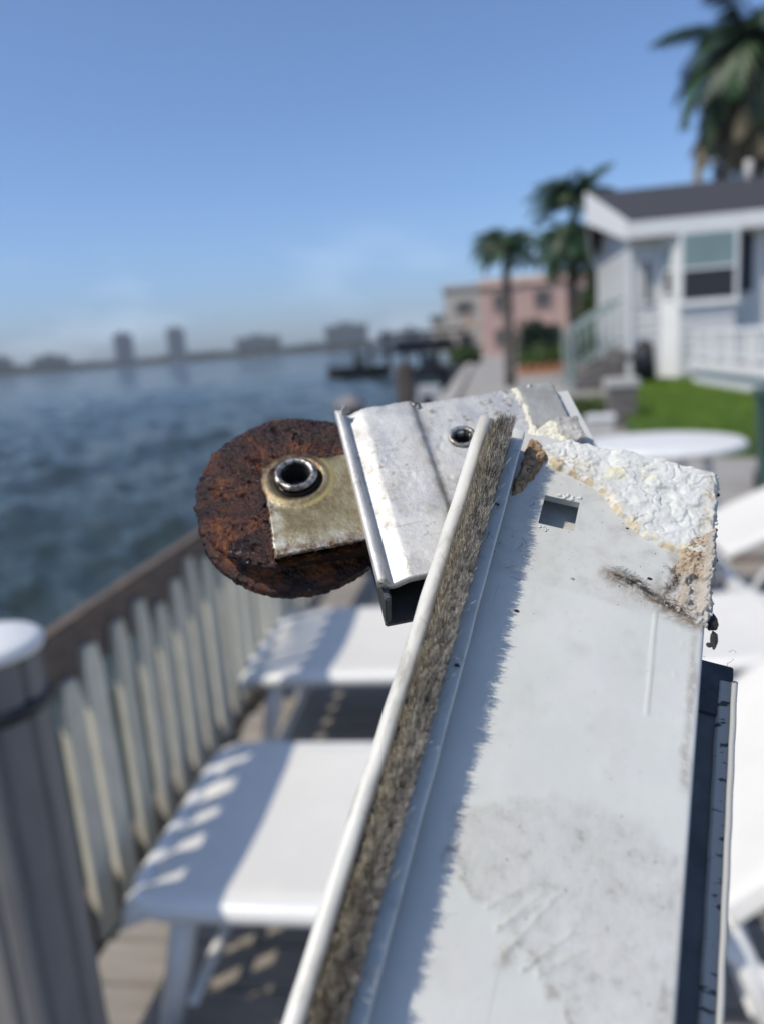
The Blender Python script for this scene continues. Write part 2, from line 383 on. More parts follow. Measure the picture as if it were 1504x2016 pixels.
# ------------------------------------------------------------------ sun loungers
def lounger(loc, label, hinge=1.2, raise_=0.0, width=.64, length=1.95, cut=None):
    """local x runs from the foot end (0) to the head, y across (0 = near rail)"""
    root = empty('sun_lounger', loc, RZ, label=label, cat='sun lounger', group='white sling sun loungers along the fence')
    fr, slm = M['white_plastic'], M['sling']
    ca, sa = math.cos(raise_), math.sin(raise_)
    zr = .372; rad = .026
    def deckpt(x, y, dz=0.0):
        if x <= hinge: return (x, y, zr+dz)
        return (hinge+(x-hinge)*ca-dz*sa, y, zr+(x-hinge)*sa+dz*ca)
    c = .07
    ring = [(hinge, 0), (hinge*.5, 0), (c, 0), (c*.3, c*.3), (0, c), (0, width-c), (c*.3, width-c*.3), (c, width), (hinge*.5, width), (hinge, width)]
    tube('seat_frame', fr, root, [deckpt(x, y) for x, y in ring], rad, 12)
    e = length
    ring = [(hinge+.03, .012), (e-c, .012), (e-c*.3, .012+c*.3), (e, c), (e, width-c), (e-c*.3, width-.012-c*.3), (e-c, width-.012), (hinge+.03, width-.012)]
    tube('back_frame', fr, root, [deckpt(x, y) for x, y in ring], rad*.92, 12)
    def sheet(name, x0, x1, lace):
        xs = np.linspace(x0, x1, 40); ys = np.linspace(-.022, width+.022, 26)
        XX, YY = np.meshgrid(xs, ys, indexing='ij')
        yy = np.abs(YY/width-.5)*2
        sag = .02*(1-np.clip(yy, 0, 1)**2)*np.sin(np.pi*np.clip((XX-x0)/(x1-x0), 0.02, .98))
        dz = .027-sag+.003*fbm(XX*9, YY*9, 3)
        edge = sstep(.93, 1.06, yy); dz = dz-.03*edge**2
        end = sstep(.06, -.0, XX-x0) if lace else 0*XX
        dz = dz-.025*end+(.012*np.sin(YY*62)*sstep(.16, .0, XX-x0) if lace else 0)
        pts = []
        for a, b, q in zip(XX.ravel(), YY.ravel(), dz.ravel()): pts.append(deckpt(a, b, q))
        F = grid_faces(40, 26)
        o = mesh_np(name, pts, F, slm, root, smooth=True)
        md = o.modifiers.new('thick', 'SOLIDIFY'); md.thickness = .004
    sheet('seat_sling', -.015, hinge-.01, True)
    sheet('back_sling', hinge+.03, length-.02, False)
    for y_ in (.045, width-.045):
        tube('leg', fr, root, [(.11, y_, zr-.01), (.06, y_, .16), (.02, y_, 0)], [.030, .028, .026], 10)
        tube('leg', fr, root, [(1.22, y_, zr-.01), (1.29, y_, .16), (1.34, y_, 0)], [.024, .023, .022], 10)
        if raise_ > .1:
            bx = hinge+.42*ca; bz = zr+.42*sa
            tube('prop', fr, root, [(bx, y_, bz), (hinge+.12, y_, .12)], .016, 8)
            tube('leg', fr, root, [(hinge-.06, y_, zr-.01), (hinge+.22, y_, .12), (hinge+.34, y_, 0)], .02, 8)
    tube('cross_bar', fr, root, [(.085, .045, .09), (.085, width-.045, .09)], .014, 8)
    tube('cross_bar', fr, root, [(1.28, .045, .13), (1.28, width-.045, .13)], .014, 8)
    return root
lounger((-.60, 1.43, 0), 'white sling lounger nearest the camera, its foot end behind the grey post', 1.19, R(40))
lounger((-.535, 2.565, 0), 'flat white sling lounger between the nearest one and the deck edge', 1.25, R(3), width=.66)
lounger((.42, 3.72, 0), 'white lounger with raised back in front of the round table', 1.2, R(25))

# ------------------------------------------------------------------ round table
tb = empty('round_table', (2.0, 5.35, 0), 0, label='round white patio table on the paving below the lawn', cat='table')
lathe('table_top', M['white_plastic'], tb, [(.001, .70), (.5, .70), (.535, .695), (.55, .68), (.55, .655), (.53, .65), (.5, .665), (.001, .668)], 56)
for k in range(4):
    t = R(45+90*k)
    tube('leg', M['white_plastic'], tb, [(.30*math.cos(t), .30*math.sin(t), .665), (.36*math.cos(t), .36*math.sin(t), .35), (.42*math.cos(t), .42*math.sin(t), -.03)], [.03, .026, .022], 10)

# ------------------------------------------------------------------ dark bin at the right edge
bn = empty('wheelie_bin', (3.52, 6.5, -.03), R(-20), label='dark green lidded bin at the edge of the lawn behind the table', cat='bin')
bm = bmesh.new(); b_box(bm, -.25, .25, -.28, .28, .04, .86, .02)
for v in bm.verts:
    f = .82+.18*(v.co.z/.86); v.co.x *= f; v.co.y *= f
from_bm('body', bm, M['greenpaint'], bn)
box('lid', M['greenpaint'], bn, -.27, .27, -.3, .3, .863, .92, .015)
for sx_ in (-.2, .2): tube('wheel', M['black'], bn, [(sx_-.03, .27, .09), (sx_+.03, .27, .09)], .09, 14)

# ------------------------------------------------------------------ pilings in the water
def piling(x, y, top, r_, label, cap=None, group=None):
    p = empty('mooring_piling', (x, y, -2.2), 0, label=label, cat='piling', group=group)
    tube('shaft', M['piling'], p, [(0, 0, 0), (.01, 0, 1.6), (0, 0, top+2.2)], [r_*1.05, r_, r_*.97], 14)
    if cap: lathe('cap', cap, p, [(r_*.9, top+2.19), (r_*1.12, top+2.19), (r_*1.12, top+2.25), (r_*.5, top+2.33), (.001, top+2.35)], 20)
    return p
piling(.40, 9.5, 1.27, .125, 'tall dark bare mooring piling beyond the metal plate')
piling(-.24, 8.0, .88, .15, 'short mooring piling with a grey cap beside the metal plate', M['greycap'])
# ------------------------------------------------------------------ pier and boats far along the wall
pier = empty('pier', (0, 78, -2.2), 0, label='dark wooden pier with a roofed boat lift reaching out over the water', cat='pier')
box('pier_deck', M['pier'], pier, -1.6, 12, -1, 1.2, 2.7, 3.0)
for k in range(8): tube('pile', M['pier'], pier, [(-1.4+k*1.6, -1.1, 0), (-1.4+k*1.6, -1.1, 3.9)], .2, 8)
box('lift_roof', M['pier'], pier, 1.0, 9.5, -2.5, 2.6, 4.5, 4.8)
for x_ in (1.4, 4.2, 7.0, 9.2): tube('roof_post', M['pier'], pier, [(x_, -2.2, 3.0), (x_, -2.2, 4.5)], .14, 8)
box('boat_cover', M['black'], pier, 2.2, 8.2, -2.1, 1.2, 3.1, 4.0, .25)
def boat(loc, rz, sc, mat, label, deckm):
    b = empty('boat', loc, rz, label=label, cat='boat')
    st = [(-2.2, .85), (-1, .95), (.4, .95), (1.5, .7), (2.4, .05)]
    bm = bmesh.new(); rows = []
    for x_, w_ in st:
        rows.append([bm.verts.new((x_*sc, yy*sc, zz*sc)) for yy, zz in ((-w_, .75+.06*max(x_, 0)), (-w_*.8, .2), (0, -.15+.08*max(x_, 0)), (w_*.8, .2), (w_, .75+.06*max(x_, 0)))])
    for a, b_ in zip(rows, rows[1:]):
        for j in range(4): bm.faces.new((a[j], a[j+1], b_[j+1], b_[j]))
    bm.faces.new(rows[0]); bm.faces.new(rows[-1])
    from_bm('hull', bm, mat, b)
    box('foredeck', mat, b, .3*sc, 1.5*sc, -.6*sc, .6*sc, .62*sc, .76*sc)
    box('console', deckm, b, -.6*sc, .1*sc, -.35*sc, .35*sc, .2*sc, 1.25*sc, .03)
    box('windshield', M['glass'], b, .1*sc, .14*sc, -.35*sc, .35*sc, .9*sc, 1.45*sc)
    box('outboard', M['black'], b, -2.5*sc, -2.22*sc, -.18*sc, .18*sc, .1*sc, 1.1*sc, .04)
    return b
boat((1.75, 24.0, -1.05), R(84), 1.0, M['boat'], 'small white motorboat moored against the seawall', M['boat'])
boat((-1.2, 70.0, -1.05), R(170), 1.15, M['pier'], 'dark boat lying on the water at the pier end', M['black'])
boat((3.6, 46.0, -1.05), R(86), 1.3, M['black'], 'dark covered boat moored between the white one and the pier', M['black'])

# ------------------------------------------------------------------ stone pillar, hedge, cool box near the lawn corner
pl = empty('stone_pillar', (3.83, 11.95, -.05), RZ, label='square grey block pillar with a pale cap at the lawn corner', cat='pillar')
zc = 0.0
for k in range(3):
    box('block', M['greyblock'], pl, -.21+.004*k, .21, -.2, .2, zc, zc+.215, .012); zc += .218
box('cap', M['palecap'], pl, -.245, .245, -.235, .235, zc, zc+.13, .015)
def leafy(name, mat, parent, blobs, n, size, **k):
    V = []; per = n//len(blobs)
    for (cx, cy, cz, rx, ry, rz_) in blobs:
        u = RNG.normal(size=(per, 3)); u /= np.linalg.norm(u, axis=1, keepdims=True)
        rad = RNG.uniform(.35, 1.0, (per, 1))**.6
        rad = rad*(.75+.5*vnoise(u[:, 0]*2.4+cx*3, u[:, 1]*2.4+cy*3, 2.0))[:, None]
        p = u*rad*np.array([rx, ry, rz_])+np.array([cx, cy, cz])
        a = RNG.normal(size=(per, 3)); a /= np.linalg.norm(a, axis=1, keepdims=True)
        b = np.cross(a, RNG.normal(size=(per, 3))); b /= np.linalg.norm(b, axis=1, keepdims=True)
        s_ = size*RNG.uniform(.6, 1.3, (per, 1))
        V.append(np.stack([p-a*s_, p+b*s_*.45, p+a*s_, p-b*s_*.45], 1))
    V = np.concatenate(V).reshape(-1, 3)
    return mesh_np(name, V, np.arange(len(V)).reshape(-1, 4), mat, parent, **k)
hd = empty('clipped_hedge', (3.55, 13.2, -.03), RZ, label='low clipped green hedge behind the block pillar', cat='hedge')
leafy('foliage', M['leaf2'], hd, [(-.25+.25*k, 0, .22, .22, .2, .24) for k in range(3)], 2400, .035)
tube('stem', M['trunk'], hd, [(0, 0, 0), (.02, 0, .3)], .03, 8)
cb = empty('cool_box', (3.1, 10.6, -.03), R(-15), label='pale lidded box standing left of the block pillar', cat='box')
box('body', M['palecap'], cb, -.2, .2, -.15, .15, 0, .3, .02); box('lid', M['white_paint'], cb, -.21, .21, -.16, .16, .303, .37, .02)

# ------------------------------------------------------------------ white house
HZ = R(-9.0)
hs = empty('white_house', (6.44, 19.29, 0), HZ, label='single-storey white clapboard house with dark roof and bay window', cat='house')
sd_ = M['siding']
def boards(parent, x0, x1, y, z0, z1, hh=.2, skip=None, axis='x'):
    z = z0
    while z < z1-.02:
        zt = min(z+hh, z1); segs = [(x0, x1)]
        if skip:
            for (a, b, c_, d_) in skip:
                if z+.05 < d_ and zt-.05 > c_:
                    segs = [q for s0, s1 in segs for q in ((s0, min(s1, a)), (max(s0, b), s1)) if q[1]-q[0] > .03]
        for s0, s1 in segs:
            bm = bmesh.new()
            pr = [(0, z), (-.032, z), (-.010, zt-.004), (0, zt-.004)]
            a = [bm.verts.new((s0, y+q[0], q[1]) if axis == 'x' else (y+q[0], s0, q[1])) for q in pr]
            b = [bm.verts.new((s1, y+q[0], q[1]) if axis == 'x' else (y+q[0], s1, q[1])) for q in pr]
            bm.faces.new(a[::-1]); bm.faces.new(b)
            for i in range(4): bm.faces.new((a[i], a[(i+1) % 4], b[(i+1) % 4], b[i]))
            from_bm('siding_board', bm, sd_, parent)
        z = zt
wall = box('wall', sd_, hs, .02, 11.0, .51, 6.2, -.1, 3.78)
boards(wall, 0.0, .80, .505, .0, 3.7, skip=[(.30, .62, 1.9, 3.2)])
boards(wall, 2.6, 10.5, .505, .0, 3.7)
boards(wall, .52, 6.2, .015, .0, 3.7, axis='y')
box('corner_board', M['white_paint'], hs, -.03, .1, .42, .50, 0, 3.7)
# bay
bm = bmesh.new(); b_prism(bm, [(.78, .505), (1.12, .02), (2.42, .02), (2.62, .505)], 0.0, 3.72); bay = from_bm('bay', bm, M['white_paint'], hs)
boards(bay, 1.14, 2.40, .018, .05, 1.75)
def window(parent, x0, x1, z0, z1, y, name='window', teal_reflection=True):
    w = box(name, M['white_paint'], parent, x0-.09, x1+.09, y-.07, y-.001, z0-.09, z1+.09, .008)
    zm = z0+(z1-z0)*.47
    box('pane', M['teal_reflection'] if teal_reflection else M['glass'], w, x0, x1, y-.075, y-.071, zm+.03, z1)
    box('pane', M['screen'], w, x0, x1, y-.076, y-.071, z0, zm-.03)
    box('sash_bar', M['white_paint'], w, x0, x1, y-.095, y-.071, zm-.028, zm+.028)
    box('sill', M['white_paint'], w, x0-.14, x1+.14, y-.13, y-.072, z0-.15, z0-.092)
    return w
window(hs, 1.2, 2.37, 2.02, 3.54, .018)
# narrow side window in the slanted bay face
sw = empty('side_window', (.95, .2625, 0), math.atan2(.505-.02, .78-1.12)+math.pi); sw.parent = hs
box('frame', M['white_paint'], sw, -.19, .19, -.05, -.003, 2.12, 3.4, .006)
box('pane', M['teal_reflection'], sw, -.11, .11, -.056, -.051, 2.80, 3.3); box('pane', M['screen'], sw, -.11, .11, -.056, -.051, 2.2, 2.74)
wd = box('narrow_window', M['white_paint'], hs, .33, .59, .43, .50, 2.0, 3.15, .008); box('pane', M['screen'], wd, .39, .53, .424, .429, 2.08, 3.05)
sh = box('shutter', M['navy'], hs, 2.66, 2.92, .40, .47, 2.12, 3.5, .006)
for k in range(12): box('slat', M['navy'], sh, 2.70, 2.88, .385, .399, 2.2+k*.105, 2.27+k*.105)
# roof: two slopes meeting at a ridge whose end runs out into a prow
def slab(name, pts, t, mat):
    bm = bmesh.new(); a = [bm.verts.new(p) for p in pts]; b = [bm.verts.new((p[0], p[1], p[2]-t)) for p in pts]; n_ = len(pts)
    bm.faces.new(a); bm.faces.new(b[::-1])
    for i in range(n_): bm.faces.new((a[i], b[i], b[(i+1) % n_], a[(i+1) % n_]))
    return from_bm(name, bm, mat, hs)
slab('roof', [(-.05, -.02, 3.93), (11.4, -.02, 3.93), (11.4, 3.35, 5.2), (-.62, 3.35, 5.2)], .10, M['roof'])
slab('roof', [(-.62, 3.352, 5.2), (11.4, 3.352, 5.2), (11.4, 6.8, 3.93), (-.05, 6.8, 3.93)], .10, M['roof'])
box('eave_fascia', M['white_paint'], hs, -.05, 11.4, -.05, -.022, 3.56, 3.92)
box('soffit', M['white_paint'], hs, -.03, 11.3, -.02, .52, 3.725, 3.76)
bm = bmesh.new()
rk = [((-.10, -.05), 3.52, 3.95), ((-.66, 3.35), 4.42, 5.23), ((-.10, 6.85), 3.52, 3.95)]
a = [bm.verts.new((p[0], p[1], z)) for p, z, _ in rk]; b = [bm.verts.new((p[0], p[1], z)) for p, _, z in rk]
a2 = [bm.verts.new((p[0]+.045, p[1], z)) for p, z, _ in rk]; b2 = [bm.verts.new((p[0]+.045, p[1], z)) for p, _, z in rk]
for i in range(2):
    bm.faces.new((a[i], a[i+1], b[i+1], b[i])); bm.faces.new((a2[i+1], a2[i], b2[i], b2[i+1]))
    bm.faces.new((a[i], a2[i], a2[i+1], a[i+1])); bm.faces.new((b[i], b[i+1], b2[i+1], b2[i]))
bm.faces.new((a[0], b[0], b2[0], a2[0])); bm.faces.new((a[2], a2[2], b2[2], b[2]))
from_bm('rake_board', bm, M['white_paint'], hs)
bm = bmesh.new(); a = [bm.verts.new(p) for p in ((.02, .51, 3.7), (.02, 6.2, 3.7), (.02, 3.35, 4.95))]; b = [bm.verts.new((v.co.x+.1, v.co.y, v.co.z)) for v in a]
bm.faces.new(a); bm.faces.new(b[::-1])
for i in range(3): bm.faces.new((a[i], b[i], b[(i+1) % 3], a[(i+1) % 3]))
from_bm('gable', bm, sd_, hs)
lathe('vent_pipe', M['palecap'], hs, [(.001, 5.6), (.10, 5.6), (.10, 4.9), (.05, 4.9)], 12, loc=(3.6, 3.2, 0))
# porch
pc = empty('porch', (6.55, 12.2, 0), R(-6.0), label='white porch with balustrade and stepped base in front of the house', cat='porch')
box('base_board', M['white_paint'], pc, .08, 9, -1.5, 5.2, .10, .46, .01)
box('deck_edge', M['white_paint'], pc, -.02, 9, -1.6, 5.3, .463, .62, .012)
box('floor', M['palecap'], pc, .06, 9, -1.5, 5.25, .622, .66)
box('top_rail', M['white_paint'], pc, .10, .19, -1.5, 5.2, 1.23, 1.30, .01)
box('bottom_rail', M['white_paint'], pc, .115, .175, -1.5, 5.2, .74, .79, .008)
for k, yy in enumerate(np.arange(-1.5, 5.3, 1.1)): box('rail_post', M['white_paint'], pc, .09, .20, yy, yy+.11, .62, 1.34, .01)
for yy in np.arange(-1.22, 5.15, .366): box('baluster', M['white_paint'], pc, .115, .175, yy, yy+.075, .791, 1.229)
box('end_rail', M['white_paint'], pc, .2, 3.2, 5.12, 5.2, 1.23, 1.30, .01)
for xx in np.arange(.35, 3.2, .137): box('baluster', M['white_paint'], pc, xx, xx+.034, 5.14, 5.175, .661, 1.229)
# stairs left of the house
stp = empty('entry_stairs', (5.15, 20.6, .0), R(-4), label='grey green entry stairs with slanted railing left of the house', cat='stairs')
for k in range(5):
    st_ = box('step', M['greyblock'], stp, .16+.24*k, .42+.24*k, -.5, .5, .02, .2+.19*k, .01)
for yy in (-.52, .50):
    box('newel', M['stair'], stp, 0.0, .10, yy-.02, yy+.06, -.1, 1.5, .01)
    tube('hand_rail', M['stair'], stp, [(.05, yy+.02, 1.45), (1.35, yy+.02, 2.22)], .05, 8)
    tube('low_rail', M['stair'], stp, [(.05, yy+.02, .45), (1.35, yy+.02, 1.2)], .04, 8)
    for k in range(7): tube('spindle', M['stair'], stp, [(.2+.17*k, yy+.02, .55+.098*k), (.2+.17*k, yy+.02, 1.53+.1*k)], .018, 6)
# covered grill
gr = empty('covered_grill', (6.55, 18.75, .16), R(10), label='barbecue under a black cover by the bay window', cat='grill')
bm = bmesh.new(); b_box(bm, -.2, .24, -.22, .22, .0, 1.0, .09)
for v in bm.verts:
    f = 1.12-.5*max(0, v.co.z-.35); v.co.x = v.co.x*f+.0; v.co.y *= f
bmesh.ops.subdivide_edges(bm, edges=bm.edges[:], cuts=1, use_grid_fill=True)
from_bm('cover', bm, M['black'], gr, smooth=True)
box('side_shelf', M['greyblock'], gr, -.72, -.27, -.2, .2, .55, .72, .02)
for xx in (-.68, -.36): box('shelf_leg', M['greyblock'], gr, xx, xx+.05, -.16, -.11, -.1, .55)

# ------------------------------------------------------------------ pink and beige houses
def far_house(name, loc, rz, w, d_, h, mat, trim, label, cat, rows, cols, roof=None):
    b = empty(name, loc, rz, label=label, cat=cat)
    box('wall', mat, b, 0, w, 0, d_, -.2, h)
    box('parapet', trim, b, -.25, w+.25, -.25, d_+.25, h+.002, h+.55)
    for r_ in range(rows):
        z0 = .9+r_*(h/rows)
        for c_ in range(cols):
            x0 = w*(c_+.28)/cols
            f = box('window', mat, b, x0-.15, x0+w*.4/cols+.15, -.10, -.003, z0-.15, z0+1.45)
            box('pane', M['dkglass'], f, x0, x0+w*.4/cols, -.13, -.101, z0, z0+1.3)
        for c_ in range(max(2, int(d_/4))):
            y0 = d_*(c_+.3)/max(2, int(d_/4))
            f = box('window', trim, b, -.10, -.003, y0-.15, y0+1.5, z0-.15, z0+1.45)
            box('pane', M['dkglass'], f, -.13, -.101, y0, y0+1.35, z0, z0+1.3)
    return b
ph_ = far_house('pink_house', (9.4, 64.5, -.1), R(-9), 13, 12, 5.6, M['pink'], M['peach'], 'two-storey pink house with flat roof behind the slim palm', 'house', 2, 4)
box('balcony', M['peach'], ph_, -1.5, -.02, 1, 11, 2.7, 2.9); box('balcony_wall', M['peach'], ph_, -1.5, -1.4, 1, 11, 2.903, 3.8)
far_house('beige_house', (8.6, 88, -.1), R(-8), 9, 14, 7.0, M['beige'], M['palecap'], 'narrow beige house at the water just beyond the pink one', 'house', 2, 2)
gh = far_house('grey_house', (9.0, 112, -.1), R(-8), 10, 14, 4.6, M['beige'], M['greyblock'], 'low grey house farthest along the seawall', 'house', 1, 2)
rf = far_house('cream_house', (16.2, 54, -.1), R(-8), 9, 9, 4.4, M['palecap'], M['beige'], 'cream house half hidden between the pink house and the white one', 'house', 1, 2)
# terracotta planter wall, shrubs
tw = empty('brick_planter', (5.6, 30.2, -.1), R(-9), label='long low terracotta planter wall below the shrubs', cat='planter')
for r_ in range(2):
    for k in range(7): box('brick', M['terracotta'], tw, k*.36+(.0 if r_ == 0 else .12), k*.36+.35, -.13, .13, .02+r_*.22, .235+r_*.22, .01)
def shrub(x, y, r_, hgt, mat, label):
    b = empty('shrub', (x, y, -.1), 0, label=label, cat='shrub')
    leafy('foliage', mat, b, [(RNG.uniform(-.5, .5)*r_, RNG.uniform(-.5, .5)*r_, hgt*RNG.uniform(.35, .65), r_*.7, r_*.7, hgt*.42) for _ in range(5)], 2500, .1*r_+.05)
    tube('stem', M['trunk'], b, [(0, 0, 0), (.05, 0, hgt*.5)], .06, 6)
shrub(7.2, 33.5, .8, 1.1, M['leaf'], 'rounded dark green shrub above the terracotta planter')
shrub(8.5, 33.0, .9, 1.4, M['leaf2'], 'yellow green shrub beside the entry stairs')
shrub(8.2, 38.0, 1.1, 2.4, M['frond_dark'], 'dark bush in front of the pink house')
shrub(7.7, 27.0, .7, 2.3, M['leaf2'], 'tall bright shrub right behind the stair newel')
shrub(9.2, 30.0, 1.2, 4.2, M['leaf'], 'tall shrub touching the left corner of the white house')
shrub(5.9, 48.0, 1.1, 1.2, M['leaf'], 'low bush on the path edge before the pink house')

# ------------------------------------------------------------------ palms
def frond_mesh(name, length, droop, width, n=34, drop=.6):
    t = np.linspace(0, 1, n); a0 = R(35)
    ang = a0-droop*t**1.1; ds = length/(n-1)
    x_ = np.concatenate([[0], np.cumsum(np.cos(ang[:-1])*ds)]); z_ = np.concatenate([[0], np.cumsum(np.sin(ang[:-1])*ds)])
    V = []; F = []
    for i in range(n-1):
        w_ = .02*length*(1-t[i])*.5+.004
        k_ = len(V); V += [(x_[i], -w_, z_[i]), (x_[i], w_, z_[i]), (x_[i+1], w_*.9, z_[i+1]), (x_[i+1], -w_*.9, z_[i+1])]; F.append((k_, k_+1, k_+2, k_+3))
    for i in range(3, n):
        l_ = width*math.sin(math.pi*(.12+.86*t[i]))**.7*RNG.uniform(.8, 1.1)
        for sgn in (-1, 1):
            tx, tz = math.cos(ang[i]), math.sin(ang[i])
            dirv = np.array([tx*.55, sgn*.8, tz*.55-drop*RNG.uniform(.6, 1.2)]); dirv /= np.linalg.norm(dirv)
            p = np.array([x_[i], 0, z_[i]]); q = p+dirv*l_; q[2] -= .25*l_*drop
            m_ = p+dirv*l_*.5; wv = np.array([tx, 0, tz])*length*.020
            k_ = len(V); V += [tuple(p), tuple(m_+wv), tuple(q), tuple(m_-wv)]; F.append((k_, k_+1, k_+2, k_+3))
    me = bpy.data.meshes.new(name); me.from_pydata([tuple(map(float, v)) for v in V], [], F); return me
def palm(x, y, z0, hgt, fl, label, nf, mats, trunk_r, dry=0, droop=1.9, pitch=(-.5, .9), lean=(0, 0), crown=True):
    p = empty('palm_tree', (x, y, z0), 0, label=label, cat='palm tree')
    tp = [(lean[0]*f**2, lean[1]*f**2, hgt*f) for f in np.linspace(0, 1, 8)]
    tube('trunk', M['trunk'], p, tp, [trunk_r*(1.25-.4*f) for f in np.linspace(0, 1, 8)], 12)
    tx, ty, tz = tp[-1]
    tube('crown_shaft', mats[0], p, [(tx, ty, tz-.05), (tx, ty, tz+.18*fl)], [trunk_r*.9, trunk_r*.5], 10)
    vs = [frond_mesh('frond', fl, droop*f, fl*.27) for f in (.8, 1.0, 1.2)]
    for i, v in enumerate(vs): v.materials.append(mats[i % len(mats)])
    for k in range(nf):
        o = bpy.data.objects.new('frond', vs[k % 3]); link(o, p)
        az = k*2.39996; f = k/max(1, nf-1)
        o.location = (tx, ty, tz+.1*fl); s_ = RNG.uniform(.85, 1.1)*(1-.25*(f > .8)); o.scale = (s_,)*3
        o.rotation_euler = (RNG.normal(0, .15), -(pitch[0]+(pitch[1]-pitch[0])*f), az)
    if dry:
        dm = [frond_mesh('dry_frond', fl*.95, 1.2*q, fl*.2, drop=.9) for q in (.9, 1.25)]
        for v in dm: v.materials.append(M['frond_dry'])
        for k in range(dry):
            o = bpy.data.objects.new('dry_frond', dm[k % 2]); link(o, p); o.location = (tx, ty, tz-.05*fl); az = k*2.39996+.7
            o.rotation_euler = (RNG.normal(0, .2), RNG.uniform(.75, 1.1), az); s_ = RNG.uniform(.75, 1.1); o.scale = (s_,)*3
    return p
G_ = [M['frond'], M['frond'], M['frond_dark']]
palm(4.26, 24.0, -.05, 4.0, 1.35, 'slim palm with a small round crown standing on the seawall path', 36, G_, .14)
palm(6.95, 27.0, -.05, 4.3, 1.9, 'taller palm with drooping crown between the slim palm and the house', 38, G_, .12, droop=2.2, pitch=(-.9, .9))
palm(7.6, 29.0, -.05, 5.7, 2.0, 'palm whose narrow crown rises highest left of the roof', 30, G_, .11, pitch=(-.1, 1.2))
palm(14.75, 30.0, -.05, 9.9, 4.4, 'very tall palm with hanging dry fronds behind the roof', 46, [M['frond_dark'], M['frond_dark'], M['frond']], .30, dry=30, droop=2.2, pitch=(-.75, 1.15))

# ------------------------------------------------------------------ far shore
def azd(az, r_): return (math.sin(R(az))*r_, math.cos(R(az))*r_)
ins, outs = [], []
for az in np.arange(-62, 5.1, 1.0):
    d0 = 1480+60*math.sin(az*.35)-180*sstep(-8, 3, np.array(float(az))); ins.append(azd(az, float(d0))); outs.append(azd(az, float(d0)+600))
bm = bmesh.new(); b_prism(bm, ins+outs[::-1], -2.0, .2); from_bm('far_shore', bm, M['shore'], kind='structure')
V = []
for k in range(1500):
    az = RNG.uniform(-60, 4.5); d0 = 1500+60*math.sin(az*.35)-180*float(sstep(-8, 3, np.array(az)))+RNG.uniform(0, 120)
    x_, y_ = azd(az, d0); hgt = RNG.uniform(6, 12)*(1+.6*(vnoise(np.array(az*.55), np.array(.5))-.4)); r_ = RNG.uniform(7, 15)
    u = RNG.normal(size=(26, 3)); u /= np.linalg.norm(u, axis=1, keepdims=True); u[:, 2] = np.abs(u[:, 2])
    p = u*np.array([r_, r_, hgt])*RNG.uniform(.7, 1, (26, 1))+np.array([x_, y_, .2])
    a = RNG.normal(size=(26, 3)); b = RNG.normal(size=(26, 3)); s_ = 2.6
    V.append(np.stack([p-a*s_, p+b*s_, p+a*s_, p-b*s_], 1))
V = np.concatenate(V).reshape(-1, 3)
V[:, 2] = np.maximum(V[:, 2], .1)
mesh_np('shore_trees', V, np.arange(len(V)).reshape(-1, 4), M['fartree'], kind='stuff', label='low band of trees along the far shore', cat='trees')
def far_block(az, wdeg, h, label, mat, dist=1520, floors=12, cols=7, kindn='apartment_tower', steps=None):
    x_, y_ = azd(az, dist); w = 2*dist*math.tan(R(wdeg/2))
    b = empty(kindn, (x_, y_, 0), -R(az), label=label, cat='tower' if kindn == 'apartment_tower' else 'building')
    box('wall', mat, b, -w/2, w/2, 0, w*.6, -.5, h)
    box('roof_house', mat, b, -w*.2, w*.15, w*.1, w*.4, h+.01, h+5)
    bm = bmesh.new()
    for f in range(floors):
        z0 = 4+(h-6)*f/floors
        for c_ in range(cols):
            x0 = -w/2+w*(c_+.2)/cols; b_box(bm, x0, x0+w*.6/cols, -.5, -.02, z0, z0+(h-6)/floors*.55)
    from_bm('windows', bm, M['farglass'], b, kind='stuff')
    return b
far_block(-17.2, 1.30, 58, 'pale hazy tower, left one of the two slim towers on the far shore', M['farwall'])
far_block(-13.65, 1.25, 62, 'pale hazy tower, right one of the two slim towers on the far shore', M['farwall'])
far_block(-22.0, 2.3, 27, 'low wide block left of the two slim towers on the far shore', M['fargreen'], floors=5, cols=14, kindn='waterfront_block')
far_block(-25.0, 1.3, 30, 'block cut off by the left edge of the picture on the far shore', M['fargreen'], floors=6, cols=8, kindn='waterfront_block')
far_block(-7.95, 3.2, 36, 'long mid-height block right of the two slim towers on the far shore', M['fargreen'], floors=7, cols=20, kindn='waterfront_block')
far_block(-1.55, 3.1, 42, 'widest dark block on the far shore, just left of the pier', M['fargreen'], dist=1380, floors=9, cols=18, kindn='waterfront_block')
for k, (az, wd_, h) in enumerate(((1.3, 1.2, 20), (3.0, 1.6, 22))):
    far_block(az, wd_, h, ['small grey building behind the middle of the pier', 'small grey building behind the land end of the pier'][k], M['farwall'], dist=1150, floors=5, cols=8, kindn='waterfront_block')

# ------------------------------------------------------------------ THE OLD DOOR RAIL HELD IN FRONT OF THE CAMERA (local millimetres)
E1 = Vector((.92995885, -.27068348, -.24881116)); E2 = Vector((.36663288, .73337868, .57248235)); E3 = Vector((.02751128, -.62360738, .78125346))
E3 = E1.cross(E2).normalized()
rail = empty('door_rail', (0, 0, 0), 0, label='old white sliding door rail with a dusty brush strip, metal plate and rusted roller', cat='door rail')
rail.matrix_world = Matrix(((E1.x, E2.x, E3.x, .07225288), (E1.y, E2.y, E3.y, .16178831), (E1.z, E2.z, E3.z, 1.46751195), (0, 0, 0, 1)))
mm = .001

